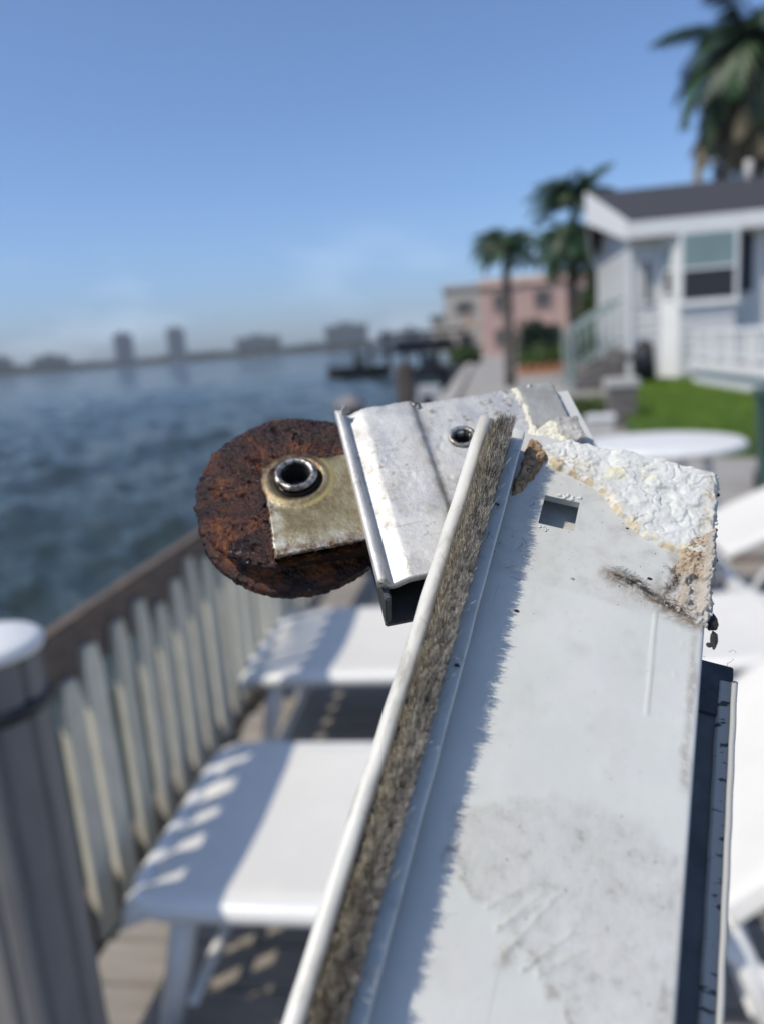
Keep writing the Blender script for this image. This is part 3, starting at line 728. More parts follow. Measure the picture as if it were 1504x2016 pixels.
# --- materials of the rail
m, N, L, P = new_mat('worn_white_panel')
at = N.new('ShaderNodeVertexColor'); at.layer_name = 'wear'
spx = N.new('ShaderNodeSeparateColor'); L.new(at.outputs[0], spx.inputs[0])
dust, stain, smear = spx.outputs[0], spx.outputs[1], spx.outputs[2]
c0 = ramp(N, L, noise_node(N, L, 60, 3), [(.35, (.575, .595, .555)), (.65, (.60, .595, .57))])
dcol = ramp(N, L, noise_node(N, L, 260, 6, .65), [(.3, (.43, .42, .38)), (.5, (.535, .53, .49)), (.75, (.58, .575, .54))])
c1 = mixc(N, L, dust, c0, dcol)
scol = ramp(N, L, noise_node(N, L, 330, 6, .7, stretch=(1, 1, 1)), [(.30, (.30, .29, .265)), (.44, (.485, .48, .445)), (.7, (.565, .555, .535))])
c2 = mixc(N, L, stain, c1, scol)
sm = ramp(N, L, noise_node(N, L, 420, 8, .75, dist=1.5), [(.46, (1, 1, 1)), (.68, (0, 0, 0))])
smf = mathn(N, L, 'MULTIPLY', smear, sm)
c3 = mixc(N, L, smf, c2, (.16, .115, .075))
spk = ramp(N, L, noise_node(N, L, 900, 2, .5), [(.27, (1, 1, 1)), (.31, (0, 0, 0))])
sp2 = mathn(N, L, 'MULTIPLY', spk, mathn(N, L, 'ADD', mathn(N, L, 'MULTIPLY', dust, .8), mathn(N, L, 'ADD', mathn(N, L, 'MULTIPLY', stain, .6), .12)))
c4 = mixc(N, L, sp2, c3, (.14, .12, .10))
scr = ramp(N, L, noise_node(N, L, 260, 2, .5, stretch=(3.2, .12, 1), dist=.4), [(.255, (1, 1, 1)), (.285, (0, 0, 0))])
c4 = mixc(N, L, mathn(N, L, 'MULTIPLY', scr, .22), c4, (.30, .29, .26))
chalk = ramp(N, L, noise_node(N, L, 28, 6, .65), [(.40, (.93, .93, .93)), (.62, (1.03, 1.03, 1.03))])
c4 = mixc(N, L, 1.0, c4, chalk, 'MULTIPLY')
L.new(c4, P.inputs['Base Color']); P.inputs['Roughness'].default_value = .5; P.inputs['Specular IOR Level'].default_value = .35
b0 = bump(N, L, P, noise_node(N, L, 120, 5), .08, .0006)
bb = mathn(N, L, 'MULTIPLY', noise_node(N, L, 520, 6, .7), mathn(N, L, 'ADD', mathn(N, L, 'MULTIPLY', stain, 1.0), mathn(N, L, 'ADD', mathn(N, L, 'MULTIPLY', smear, 1.2), .08)))
bump(N, L, P, bb, .35, .0006, b0)
M['panel'] = m
m, N, L, P = new_mat('dirty_cream_vinyl')
c = ramp(N, L, noise_node(N, L, 180, 7, .65, stretch=(1.5, .5, 1)), [(.25, (.36, .335, .28)), (.42, (.66, .64, .57)), (.7, (.71, .695, .63))])
tco = N.new('ShaderNodeTexCoord'); spo = N.new('ShaderNodeSeparateXYZ'); L.new(tco.outputs['Object'], spo.inputs[0])
yn = mathn(N, L, 'ADD', spo.outputs[1], mathn(N, L, 'MULTIPLY', noise_node(N, L, 260, 5, .7, stretch=(2, .6, 1)), .016))
tipf = ramp(N, L, mathn(N, L, 'MULTIPLY', mathn(N, L, 'ADD', yn, .02), 20.0), [(.30, (0, 0, 0)), (.62, (1, 1, 1))])
c = mixc(N, L, mathn(N, L, 'MULTIPLY', tipf, .85), c, (.27, .235, .18))
L.new(c, P.inputs['Base Color']); P.inputs['Roughness'].default_value = .42
bump(N, L, P, noise_node(N, L, 500, 5), .25, .0003)
M['vinyl'] = m
m, N, L, P = new_mat('grey_blue_vinyl')
c = ramp(N, L, noise_node(N, L, 200, 7, .65), [(.28, (.40, .39, .35)), (.45, (.55, .56, .53)), (.7, (.59, .60, .57))])
L.new(c, P.inputs['Base Color']); P.inputs['Roughness'].default_value = .5
bump(N, L, P, noise_node(N, L, 600, 5), .2, .0003)
M['vinyl2'] = m
def attr_mat(name, rough, bs, bstr, bdist, layer='tint', spec=.4, fine=None):
    m, N, L, P = new_mat(name)
    at = N.new('ShaderNodeVertexColor'); at.layer_name = layer
    v = ramp(N, L, noise_node(N, L, bs*.6, 5), [(.3, (.86, .86, .86)), (.7, (1.06, 1.06, 1.06))])
    L.new(mixc(N, L, 1.0, at.outputs[0], v, 'MULTIPLY'), P.inputs['Base Color'])
    P.inputs['Roughness'].default_value = rough; P.inputs['Specular IOR Level'].default_value = spec
    bump(N, L, P, noise_node(N, L, bs, 7, .65), bstr, bdist)
    return m
M['caulk'] = attr_mat('lumpy_caulk', .58, 700, .22, .0003, spec=.3)
M['glue'] = attr_mat('crumbly_glue', .9, 900, .9, .0007, spec=.2)
M['hair'] = attr_mat('brush_pile', .75, 300, .05, .0001, spec=.25)
m, N, L, P = new_mat('brushed_aluminium')
st_ = noise_node(N, L, 260, 6, .7, stretch=(6, .25, 1))
c = ramp(N, L, noise_node(N, L, 150, 7, .6), [(.28, (.40, .385, .35)), (.46, (.58, .57, .545)), (.75, (.67, .66, .63))])
dirt = ramp(N, L, noise_node(N, L, 420, 8, .75), [(.37, (1, 1, 1)), (.45, (0, 0, 0))])
dm = ramp(N, L, noise_node(N, L, 70, 3, .5), [(.42, (0, 0, 0)), (.58, (1, 1, 1))])
tco = N.new('ShaderNodeTexCoord'); spo = N.new('ShaderNodeSeparateXYZ'); L.new(tco.outputs['Object'], spo.inputs[0])
fold = ramp(N, L, spo.outputs[0], [(.0298, (0, 0, 0)), (.0313, (1, 1, 1)), (.0326, (1, 1, 1)), (.0345, (0, 0, 0))])
fold = mathn(N, L, 'MULTIPLY', fold, ramp(N, L, noise_node(N, L, 300, 6, .7), [(.40, (0, 0, 0)), (.60, (1, 1, 1))]))
scr = ramp(N, L, noise_node(N, L, 500, 2, .5, stretch=(.10, 2.2, 1)), [(.27, (1, 1, 1)), (.30, (0, 0, 0))])
df = mathn(N, L, 'MULTIPLY', dirt, dm)
df = mathn(N, L, 'MAXIMUM', df, mathn(N, L, 'MAXIMUM', mathn(N, L, 'MULTIPLY', fold, .8), mathn(N, L, 'MULTIPLY', scr, .35)))
L.new(mixc(N, L, df, c, (.27, .235, .18)), P.inputs['Base Color'])
L.new(ramp(N, L, noise_node(N, L, 200, 5), [(.35, (.40, .40, .40)), (.65, (.66, .66, .66))]), P.inputs['Roughness'])
P.inputs['Metallic'].default_value = .5
b0 = bump(N, L, P, st_, .12, .0003)
bump(N, L, P, noise_node(N, L, 380, 7, .75), .3, .0006, b0)
M['alu'] = m
M['alu_dark'] = simple('shade_dark_aluminium', (.055, .06, .066), .6, .3, var=.5, scale=180, bmp=.4, bscale=500, bdist=.0005)  # near-black, putting the lower flange's shade into its colour
M['tape'] = simple('grey_tape_residue', (.30, .30, .285), .85, var=.2, scale=170, bmp=.5, bscale=420, bdist=.0006)
M['torn'] = simple('torn_cream_edge', (.72, .68, .56), .9, var=.12, scale=400, bmp=.6, bscale=900, bdist=.0008)
M['chunk'] = simple('grey_putty', (.42, .405, .375), .9, var=.3, scale=160, bmp=.6, bscale=500, bdist=.0009)
m, N, L, P = new_mat('flaking_rust')
c = ramp(N, L, noise_node(N, L, 120, 8, .68, dist=.6), [(.34, (.012, .007, .008)), (.48, (.040, .014, .010)), (.56, (.085, .026, .012)), (.645, (.22, .074, .016)), (.80, (.38, .15, .035))])
c2 = ramp(N, L, noise_node(N, L, 520, 6, .7), [(.3, (.45, .45, .48)), (.7, (1.35, 1.25, 1.2))])
tco = N.new('ShaderNodeTexCoord'); spo = N.new('ShaderNodeSeparateXYZ'); L.new(tco.outputs['Object'], spo.inputs[0])
gro = ramp(N, L, mathn(N, L, 'MULTIPLY', spo.outputs[2], -50.0), [(.36, (0, 0, 0)), (.42, (1, 1, 1)), (.62, (1, 1, 1)), (.68, (0, 0, 0))])  # orange rust in the groove, its lit look put into the colour
gro = mathn(N, L, 'MULTIPLY', gro, ramp(N, L, noise_node(N, L, 140, 5, .6), [(.36, (0, 0, 0)), (.56, (1, 1, 1))]))
c = mixc(N, L, mathn(N, L, 'MULTIPLY', gro, .85), c, (.36, .125, .026))
L.new(mixc(N, L, 1.0, c, c2, 'MULTIPLY'), P.inputs['Base Color'])
L.new(ramp(N, L, noise_node(N, L, 210, 6, .7), [(.42, (.10, .10, .10)), (.62, (.62, .62, .62))]), P.inputs['Roughness'])
P.inputs['Specular IOR Level'].default_value = .5
b0 = bump(N, L, P, noise_node(N, L, 380, 8, .72), .9, .0014)
bump(N, L, P, noise_node(N, L, 1300, 5, .7), .7, .0006, b0)
M['rust'] = m
m, N, L, P = new_mat('zinc_brass')
c = ramp(N, L, noise_node(N, L, 160, 8, .65), [(.30, (.13, .105, .055)), (.5, (.255, .215, .125)), (.72, (.35, .32, .23))])
at = N.new('ShaderNodeVertexColor'); at.layer_name = 'wear'
spx = N.new('ShaderNodeSeparateColor'); L.new(at.outputs[0], spx.inputs[0])
rs = mathn(N, L, 'MULTIPLY', spx.outputs[0], ramp(N, L, noise_node(N, L, 480, 7, .75), [(.46, (1, 1, 1)), (.70, (0, 0, 0))]))
c = mixc(N, L, rs, c, (.085, .032, .016))
gl = mathn(N, L, 'MULTIPLY', spx.outputs[2], .9)
c = mixc(N, L, gl, c, (.62, .47, .17))
wh = mathn(N, L, 'MULTIPLY', spx.outputs[1], ramp(N, L, noise_node(N, L, 330, 7, .7), [(.42, (0, 0, 0)), (.62, (1, 1, 1))]))
c = mixc(N, L, wh, c, (.50, .49, .43))
sk = ramp(N, L, noise_node(N, L, 800, 3, .6), [(.26, (1, 1, 1)), (.31, (0, 0, 0))])
c = mixc(N, L, mathn(N, L, 'MULTIPLY', sk, .8), c, (.05, .035, .02))
L.new(c, P.inputs['Base Color']); P.inputs['Metallic'].default_value = .55; P.inputs['Roughness'].default_value = .48
bump(N, L, P, noise_node(N, L, 600, 7, .7), .3, .0004)
M['brass'] = m
m, N, L, P = new_mat('worn_steel_eyelet')
c = ramp(N, L, noise_node(N, L, 500, 6, .7), [(.36, (.05, .042, .035)), (.5, (.30, .28, .25)), (.66, (.62, .60, .56))])
L.new(c, P.inputs['Base Color']); P.inputs['Metallic'].default_value = .8; P.inputs['Roughness'].default_value = .36
bump(N, L, P, noise_node(N, L, 800, 6, .7), .4, .0004)
M['steel'] = m
M['near_black'] = simple('near_black_tone', (.018, .015, .013), .8, var=.4, scale=300)  # near-black for holes, the eyelet collar and the base under the pile
M['scrap'] = simple('black_scrap', (.03, .027, .025), .8, var=.4, scale=300, bmp=.6, bscale=600, bdist=.0008)

M['floor'] = simple('shade_dark_floor', (.085, .092, .095), .7, var=.3, scale=150)  # the panel's shadow on the rear floor is put into this dark colour
# --- panel: front face with the square hole, rounded right edge, side wall, rear floor
us = np.unique(np.concatenate([np.linspace(-49.6, -34.0, 46), np.linspace(-34.0, -26.7, 21), np.linspace(-26.7, -1.0, 72), np.linspace(-1.0, 0.0, 8)]).round(4))
vs_ = np.unique(np.concatenate([np.linspace(.6, -16.4, 48), np.linspace(-16.4, -24.3, 22), np.linspace(-24.3, -115, 220), np.linspace(-115, -235, 60)]).round(4))[::-1]
UU, VV = np.meshgrid(us, vs_, indexing='ij')
Hh = .10*(fbm(UU*.05, VV*.03, 1)-.5)+.05*(fbm(UU*.6, VV*.6, 2)-.5)
t_ = np.clip(UU+1.0, 0, 1); Hh -= 1-np.sqrt(np.maximum(0, 1-t_**2*.98))
Hh -= .12*sstep(-40.5, -37.5, VV-.03*UU)*-1*0+0.0
stain_poly = [(-35.45, -85.88), (-27.77, -81.77), (-21.71, -79.42), (-13.93, -77.77), (-8.33, -78.44), (-1.14, -82.03), (.86, -89.44), (.83, -112), (-14.37, -112), (-14.37, -108.39), (-17.96, -103.9), (-22.77, -101.52), (-27.33, -97.81), (-32.07, -94.23), (-34.82, -92.84)]
wob = 2.2*(fbm(UU*.25, VV*.25, 5)-.5)*2
sdS = polysd(UU, VV, stain_poly)+wob
stn = sstep(-1.7, 1.3, sdS)*(.62+.7*(fbm(UU*.35, VV*.35, 17)-.35))
for (ax, ay, bx, by, w_) in ((-27.4, -97.5, -22.4, -92.6, .7), (-25.5, -100, -20, -93, .8), (-23.4, -102, -18.4, -93.5, .8), (-18.7, -103.8, -13, -98.7, .9), (-24.5, -98.5, -17, -92, .5), (-21, -104, -15, -97, .6)):
    e = np.array([bx-ax, by-ay]); tt = np.clip(((UU-ax)*e[0]+(VV-ay)*e[1])/(e@e), 0, 1)
    dd = np.hypot(UU-ax-tt*e[0], VV-ay-tt*e[1])+.5*(fbm(UU*.9, VV*.9, 9)-.5); q = sstep(w_, 0, dd); Hh += .10*q; stn = np.maximum(stn, 1.0*q)
seam = -38.5-.03*(UU+30)+.3*(fbm(UU*.2, VV*.2, 3)-.5)
dst = sstep(-1.2, .4, VV-seam)*(.55+.45*fbm(UU*.12, VV*.12, 8))
dst = np.maximum(dst, .35*sstep(.58, .75, fbm(UU*.22, VV*.16, 21)))
sml = [(-17.5, -32.8), (-15, -33.6), (-13.3, -34.3), (-9.3, -36.0), (-6.0, -37.4), (-2.0, -38.6)]
dm_ = np.full(UU.shape, 99.0)
for a, b in zip(sml, sml[1:]):
    a, b = np.array(a), np.array(b); e = b-a; tt = np.clip(((UU-a[0])*e[0]+(VV-a[1])*e[1])/(e@e), 0, 1); dm_ = np.minimum(dm_, np.hypot(UU-a[0]-tt*e[0], (VV-a[1]-tt*e[1])*1.25))
smr = sstep(4.2, .2, dm_+1.6*(fbm(UU*.5, VV*.5, 11)-.5))*.95
smr = np.maximum(smr, .9*sstep(1.8, .1, np.abs(np.hypot(UU+10.4, VV+30.2)-4.2)+1.4*(fbm(UU, VV, 4)-.5))*(UU > -9.5)*(VV < -28)*(VV > -35))
smr = np.maximum(smr, .30*sstep(.0, -8.0, -VV-40)*0+.42*sstep(.50, .72, fbm(UU*.3, VV*.3, 31))*sstep(-2, 2, VV-seam)*sstep(-24, -8, UU))
smr = np.maximum(smr, .45*sstep(1.6, .0, np.abs(UU+1.6)+1.2*(fbm(UU*.6, VV*.25, 91)-.5))*sstep(.45, .62, fbm(UU*.3, VV*.12, 92)))
smr = np.maximum(smr, .55*sstep(2.2, 0.2, np.hypot(UU+23.5, (VV+103)*.7)+1.5*(fbm(UU*.7, VV*.7, 6)-.5)))
smr = np.maximum(smr, .5*sstep(1.0, .0, np.abs(polysd(UU, VV, stain_poly)+wob-.1))*(VV < -88)*(UU < -12)*sstep(.45, .6, fbm(UU*.4, VV*.4, 77)))
bead = sstep(.42, .0, np.abs(UU+9.04-(VV+38.9)*(-.0256))+.15*(fbm(UU*2, VV*.5, 3)-.5))*(VV < -38.4)*(VV > -60.2)
Hh += .28*bead+.10*sstep(.4, 0, np.abs(UU+4.2+.5*np.sin(VV*.6)))*(VV < -40)*(VV > -52)*sstep(.45, .6, fbm(UU, VV*.5, 15))
idx = np.arange(UU.size).reshape(UU.shape)
F = grid_faces(len(us), len(vs_))
cu = UU.ravel()[F].mean(1); cv = VV.ravel()[F].mean(1)
hole = (cu > -34.0) & (cu < -26.7) & (cv > -24.3) & (cv < -16.4)
F = F[~hole][:, ::-1]
V = np.stack([UU, VV, Hh], -1).reshape(-1, 3)
wear = np.stack([dst, stn, smr], -1).reshape(-1, 3)
panel = mesh_np('panel_face', V*mm, F, M['panel'], rail, smooth=True, attr={'wear': wear})
# hole walls, side wall, floor and rear lip
bm = bmesh.new()
for (x0, x1, y0, y1) in ((-34.5, -34.0, -24.8, -15.9), (-26.7, -26.2, -24.8, -15.9), (-33.99, -26.71, -16.4, -15.9), (-33.99, -26.71, -24.8, -24.3)):
    b_box(bm, x0*mm, x1*mm, y0*mm, y1*mm, -1.7*mm, -.03*mm)
from_bm('hole_edge', bm, M['vinyl2'], panel)
bm = bmesh.new(); b_box(bm, -1.5*mm, -.02*mm, -235*mm, -.8*mm, -12.59*mm, -1.3*mm)
from_bm('side_wall', bm, M['vinyl2'], rail)
bm = bmesh.new(); b_box(bm, -49.5*mm, 6.9*mm, -235*mm, -38.7*mm, -14.0*mm, -12.6*mm, .2*mm)
from_bm('rear_floor', bm, M['floor'], rail)
bm = bmesh.new(); b_box(bm, -40*mm, -2*mm, -38.6*mm, -6*mm, -7.4*mm, -6.6*mm); from_bm('inner_wall', bm, M['vinyl2'], rail)
bm = bmesh.new(); b_box(bm, -49.5*mm, -48.0*mm, -235*mm, -47*mm, -12.58*mm, -.3*mm, .15*mm); from_bm('side_wall', bm, M['vinyl2'], rail)
nv = 90; vv = np.linspace(-42.6, -235, nv)
prof = [(6.0, -12.6), (6.2, -11.7), (6.5, -11.45), (8.0, -11.3), (8.15, -10.7), (8.5, -10.4), (9.0, -10.5), (9.25, -10.9), (9.3, -12.5), (9.2, -14.0), (8.2, -14.2)]
V = [(u+.05*math.sin(v*.7), v, h+.08*float(vnoise(np.array(v*.8), np.array(u)))) for v in vv for u, h in prof]
lipm, N, L, P = new_mat('marked_grey_lip')
tcx = N.new('ShaderNodeTexCoord'); spp = N.new('ShaderNodeSeparateXYZ'); L.new(tcx.outputs['Object'], spp.inputs[0])
dotn = ramp(N, L, noise_node(N, L, 700, 3, .5, stretch=(.55, 1.2, .2)), [(.34, (1, 1, 1)), (.40, (0, 0, 0))])
inner = mathn(N, L, 'LESS_THAN', spp.outputs[0], .00805)
c = mixc(N, L, mathn(N, L, 'MULTIPLY', dotn, inner), (.40, .405, .39), (.06, .06, .06))
L.new(c, P.inputs['Base Color']); P.inputs['Roughness'].default_value = .5
mesh_np('rear_lip', np.array(V)*mm, grid_faces(nv, len(prof)), lipm, rail, smooth=True)
bm = bmesh.new(); b_box(bm, 1.0*mm, 8.7*mm, -50*mm, -38.8*mm, -12.59*mm, -11.8*mm, .2*mm)
from_bm('rear_foam', bm, M['alu_dark'], rail)

# --- brush strip: two lips, base and pile
nv = 160; vv = np.linspace(-4.4, -235, nv)
def extr(name, prof, mat, wob=.05, vv=vv, parent=rail, end=0.0, close=True, shear=-.019):
    V = []
    for v in vv:
        for k, (u, h) in enumerate(prof):
            V.append((u+shear*(v+4.4)+wob*2*(float(vnoise(np.array(v*.13), np.array(3.1)))-.5)*2, v+end*(float(vnoise(np.array(k*1.7), np.array(u*2)))-.5)*(v > vv[0]-.5), h+wob*(float(vnoise(np.array(v*.5), np.array(u*3)))-.5)*2))
    n_ = len(prof); F = list(grid_faces(len(vv), n_))
    if close: F += [[i*n_+n_-1, (i+1)*n_+n_-1, (i+1)*n_, i*n_] for i in range(len(vv)-1)]
    return mesh_np(name, np.array(V)*mm, np.array(F), mat, parent, smooth=True)
cyl = [(-50.4+1.5*math.cos(t), 6.2+1.5*math.sin(t)) for t in np.linspace(R(-60), R(240), 16)]
strip = extr('brush_holder', [(-49.1, 2.0)]+[(-49.0, 5.0)]+cyl+[(-51.6, 3.5), (-51.6, .2), (-50.8, -.2)], M['vinyl'], .09, end=1.6)
extr('holder_lip', [(-44.2, 3.9), (-44.0, 5.9), (-43.7, 6.15), (-42.4, 5.8), (-41.7, 6.0), (-41.4, 5.7), (-41.35, 4.6), (-41.9, 2.8), (-42.2, .3)], M['vinyl2'], .05, vv=np.linspace(-5.0, -235, nv), end=.8)
bm = bmesh.new(); b_box(bm, -49.2*mm, -44.1*mm, -235*mm, -5.5*mm, .3*mm, 4.6*mm); b_box(bm, -44.09*mm, -42.1*mm, -235*mm, -5.6*mm, .3*mm, 4.4*mm)
for v in bm.verts: v.co.x += -.019*(v.co.y+4.4*mm)
from_bm('holder_base', bm, M['near_black'], rail)
# chipped caps at the top end of both lips
def lump(name, mat, c, r_, n_=7, seed=0, parent=rail, flat=1.0):
    bm = bmesh.new(); bmesh.ops.create_icosphere(bm, subdivisions=4, radius=1)
    for v in bm.verts:
        p = v.co.copy(); q = .55+.75*float(fbm(np.array(p.x*1.5+seed), np.array(p.y*1.5), p.z*1.5+seed, o=4))
        v.co = Vector((c[0]+p.x*r_[0]*q, c[1]+p.y*r_[1]*q, c[2]+p.z*r_[2]*q*flat))*mm
    return from_bm(name, bm, mat, parent, smooth=True)
# pile
def pile(n_, v0, v1, seed, wmul=1.0):
    rg = np.random.default_rng(seed)
    ur = rg.uniform(-48.2, -44.3, n_); v = rg.uniform(v1, v0, n_)
    # tips gather into tufts
    cell = .85
    cu_ = np.floor(ur/cell); cv_ = np.floor(v/cell)
    tu = (cu_+.2+.6*_h(cu_+900, cv_+900, cu_*0+1))*cell; tv = (cv_+.2+.6*_h(cu_+900, cv_+900, cu_*0+2))*cell
    th = _h(cu_+900, cv_+900, cu_*0+3)
    pull = .26*sstep(-47, -45, ur)
    hgt = 10.3+1.5*th+.9*sstep(-46.0, -44.4, ur)-1.8*sstep(-46.4, -48.1, ur)+rg.normal(0, .5, n_)+2.0*(fbm(v*.22, ur*.2, 2)-.5)+1.2*(fbm(v*.9, ur*.3, 4)-.5)+np.maximum(.022*(v+5), -2.8)
    lean_u = .30*(ur+46.3)+.15+rg.normal(0, .22, n_); lean_v = .9+rg.normal(0, .35, n_)+.9*(fbm(v*.25, ur*.4, 7)-.5)
    p0 = np.stack([ur, v, np.full(n_, 4.0)], -1)
    p2 = np.stack([ur+lean_u+(tu-ur)*pull, v+lean_v+(tv-v)*pull, hgt], -1)
    stray = rg.uniform(size=n_) < .012
    p2[stray] += rg.normal(0, 1.1, (stray.sum(), 3))*np.array([1.4, 1, .6])
    p1 = p0*.45+p2*.55; p1[:, 2] += .5; p1[:, :2] -= (p2-p0)[:, :2]*.12
    for p_ in (p0, p1, p2): p_[:, 0] += -.019*(v+4.4)
    a = rg.uniform(0, 6.28, n_); w = np.stack([np.cos(a), np.sin(a), np.zeros(n_)], -1)*(.062*wmul)
    V = np.stack([p0-w, p0+w, p1-w*.9, p1+w*.9, p2-w*.55, p2+w*.55], 1).reshape(-1, 3)
    i = np.arange(n_)*6
    F = np.concatenate([np.stack([i, i+1, i+3, i+2], -1), np.stack([i+2, i+3, i+5, i+4], -1)])
    tone = (.62+.55*th+rg.normal(0, .13, n_))*(.8+.45*fbm(v*.12, ur*.2, 19)); warm = sstep(-45.2, -47.8, ur)
    col = np.stack([.44+.05*warm, .405+.02*warm, .355-.04*warm], -1)*tone[:, None]
    dustv = rg.uniform(size=n_) < .10; col[dustv] = np.array([.34, .33, .30])
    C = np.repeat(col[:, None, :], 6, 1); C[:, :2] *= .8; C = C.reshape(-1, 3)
    return V, F, C
V1, F1, C1 = pile(36000, -8.6, -128, 3); V2, F2, C2 = pile(5000, -128, -234, 4, 2.4)
mesh_np('brush_pile', np.concatenate([V1, V2])*mm, np.concatenate([F1, F2+len(V1)]), M['hair'], rail, attr={'tint': np.concatenate([C1, C2])}, kind='stuff')

# --- caulk along the top edge and right corner; glue; both real relief
def relief(name, u0, u1, v0, v1, st_, hf, cf, mat, base=-.25):
    us = np.arange(u0, u1, st_); vs = np.arange(v1, v0, -st_)
    U, Vv = np.meshgrid(us, vs, indexing='ij'); H_ = hf(U, Vv)
    C = cf(U, Vv, H_); F = grid_faces(len(us), len(vs))
    keep = (H_.ravel()[F] > .02).any(1); F = F[keep][:, ::-1]
    used = np.unique(F); rem = np.full(U.size, -1); rem[used] = np.arange(len(used))
    V = np.stack([U, Vv, np.where(H_ > .02, H_, base)], -1).reshape(-1, 3)[used]
    return mesh_np(name, V*mm, rem[F], mat, rail, smooth=True, attr={'tint': C.reshape(-1, 3)[used]})
caulk_poly = [(-39.6, -3.2), (-32.3, .9), (-25, .8), (-17.8, .9), (-8.5, .6), (.1, -.3), (.5, -9.4), (.4, -24.5), (-2.5, -24.3), (-5.12, -23.6), (-8.54, -23.5), (-13.1, -22.3), (-16.0, -19.1), (-19.3, -17.3), (-21.3, -14.0), (-24.9, -11.2), (-29.8, -9.6), (-34.5, -8.0)]
def warp(U, V_, z):
    return U+2.6*(fbm(U*.28, V_*.28, z)-.5), V_+2.6*(fbm(U*.28+9, V_*.28+5, z)-.5)
def caulk_h(U, V_):
    A, B = warp(U, V_, 3)
    s_ = polysd(U, V_, caulk_poly)+1.5*(fbm(U*.5, V_*.5, 14)-.5)
    core = sstep(-.2, .9, s_)
    l1 = fbm(A*.20, B*.27, 1, o=2); l2 = np.abs(fbm(A*.24, B*.33, 8, o=2)-.5)*2; l3 = fbm(U*1.6, V_*1.6, 5, o=2)
    blob = sstep(.44, .55, fbm(A*.19+3, B*.28, 33, o=2)); ch = sstep(.57, .60, fbm(A*.38, B*.55, 63, o=2))
    thick = .55+.8*l1+.45*blob+.22*ch-.26*sstep(.16, .0, l2)+.20*(l3-.5)
    left = sstep(-22, -34, U); thick = thick*(1-.25*left)+.35*left*(l3-.4)
    h_ = core*np.maximum(thick, .06)
    return np.where(s_ > -.2, h_, 0)
def caulk_c(U, V_, H_):
    w = np.array([.655, .655, .615]); c = np.ones(U.shape+(3,))*w
    n1 = fbm(U*.35, V_*.35, 41); n2 = fbm(U*1.3, V_*1.3, 42)
    s_ = polysd(U, V_, caulk_poly)
    def put(mask, col): c[:] = c*(1-mask[..., None])+np.array(col)*mask[..., None]
    yel = sstep(.50, .60, n1*.5+n2*.5)*np.maximum(sstep(3.6, .6, np.hypot((U+14.6)*.9, V_+4.5)), np.maximum(sstep(3.4, .8, np.hypot(U+20.5, (V_+6.5))), .0))
    put(yel*.95, (.70, .66, .44))
    low = sstep(2.6, -.2, s_)*(V_ < -4)*(U < -3)
    put(low*sstep(.40, .56, n2), (.62, .52, .33)); put(low*sstep(.60, .70, n2)*sstep(.4, .6, n1), (.55, .33, .13))
    lf = sstep(-20, -33, U)*sstep(-3.0, -7.5, V_)
    put(lf*sstep(.42, .58, n2)*.9, (.58, .48, .31)); put(lf*sstep(.62, .72, fbm(U*2, V_*2, 77))*.8, (.45, .28, .13))
    rg_ = sstep(-4.2, -1.2, U+1.5*(n1-.5)); put(rg_*.75, (.54, .53, .48)); put(rg_*sstep(.5, .65, n2)*.7, (.46, .40, .29))
    return c
relief('caulk', -40.2, .7, -25.4, 1.6, .2, caulk_h, caulk_c, M['caulk'])
glue_poly = [(-5.6, -22.2), (-3.6, -18.5), (.3, -16.6), (.6, -24.2), (.5, -39.4), (-1.8, -38.6), (-5.5, -37.9), (-8.4, -36.0), (-6.9, -34.2), (-5.2, -31.6), (-6.2, -29.0), (-6.3, -25.5)]
def glue_h(U, V_):
    s_ = polysd(U, V_, glue_poly)+2.4*(fbm(U*.6, V_*.6, 24)-.5)
    n1 = fbm(U*.7, V_*.7, 2); n3 = fbm(U*2.6, V_*2.6, 5)
    up_ = sstep(-29.5, -26.5, V_)
    h_ = sstep(-.1, .8, s_)*((.9+1.0*n1)*up_+(1-up_)*(1.3*sstep(.47, .62, n1)+.05)+.9*(n3-.45)*(.35+.65*up_))
    h_ += 1.1*sstep(1.6, 0, np.abs(U+.3))*(V_ < -16)*(V_ > -39.5)*(.4+n3)
    return np.where(s_ > -.1, h_, 0)
def glue_c(U, V_, H_):
    n1 = fbm(U*.8, V_*.8, 51); n2 = fbm(U*2.2, V_*2.2, 52); c = np.ones(U.shape+(3,))*np.array([.47, .37, .26])
    def put(mask, col): c[:] = c*(1-mask[..., None])+np.array(col)*mask[..., None]
    put(sstep(.45, .6, n1), (.56, .45, .33)); put(sstep(.52, .66, n2), (.24, .16, .10)); put(sstep(-2.2, -.5, U)*.85, (.50, .485, .44))
    put(sstep(-27, -31, V_)*.65, (.54, .50, .44)); put(sstep(-35.5, -38, V_)*sstep(.4, .6, n1)*.7, (.60, .585, .55))
    return c
relief('glue', -9.5, 1.3, -40.5, -15.5, .18, glue_h, glue_c, M['glue'])
br_poly = [(-40.4, -1.4), (-37.4, -2.6), (-35.6, -6.2), (-36.2, -9.5), (-37.3, -13.0), (-39.0, -17.0), (-41.0, -19.5)]
def brown_h(U, V_):
    s_ = polysd(U, V_, br_poly)+1.2*(fbm(U*.8, V_*.8, 3)-.5)
    return np.where(s_ > 0, sstep(0, .7, s_)*(.4+1.7*fbm(U*.9, V_*.9, 4)+.5*fbm(U*3, V_*3, 8)), 0)
def brown_c(U, V_, H_):
    n1 = fbm(U*.9, V_*.9, 61); c = np.ones(U.shape+(3,))*np.array([.33, .22, .13])
    k = sstep(.45, .6, n1)[..., None]; c = c*(1-k)+np.array([.46, .33, .21])*k
    k = sstep(.55, .7, fbm(U*2, V_*2, 6))[..., None]; return c*(1-k)+np.array([.17, .11, .07])*k
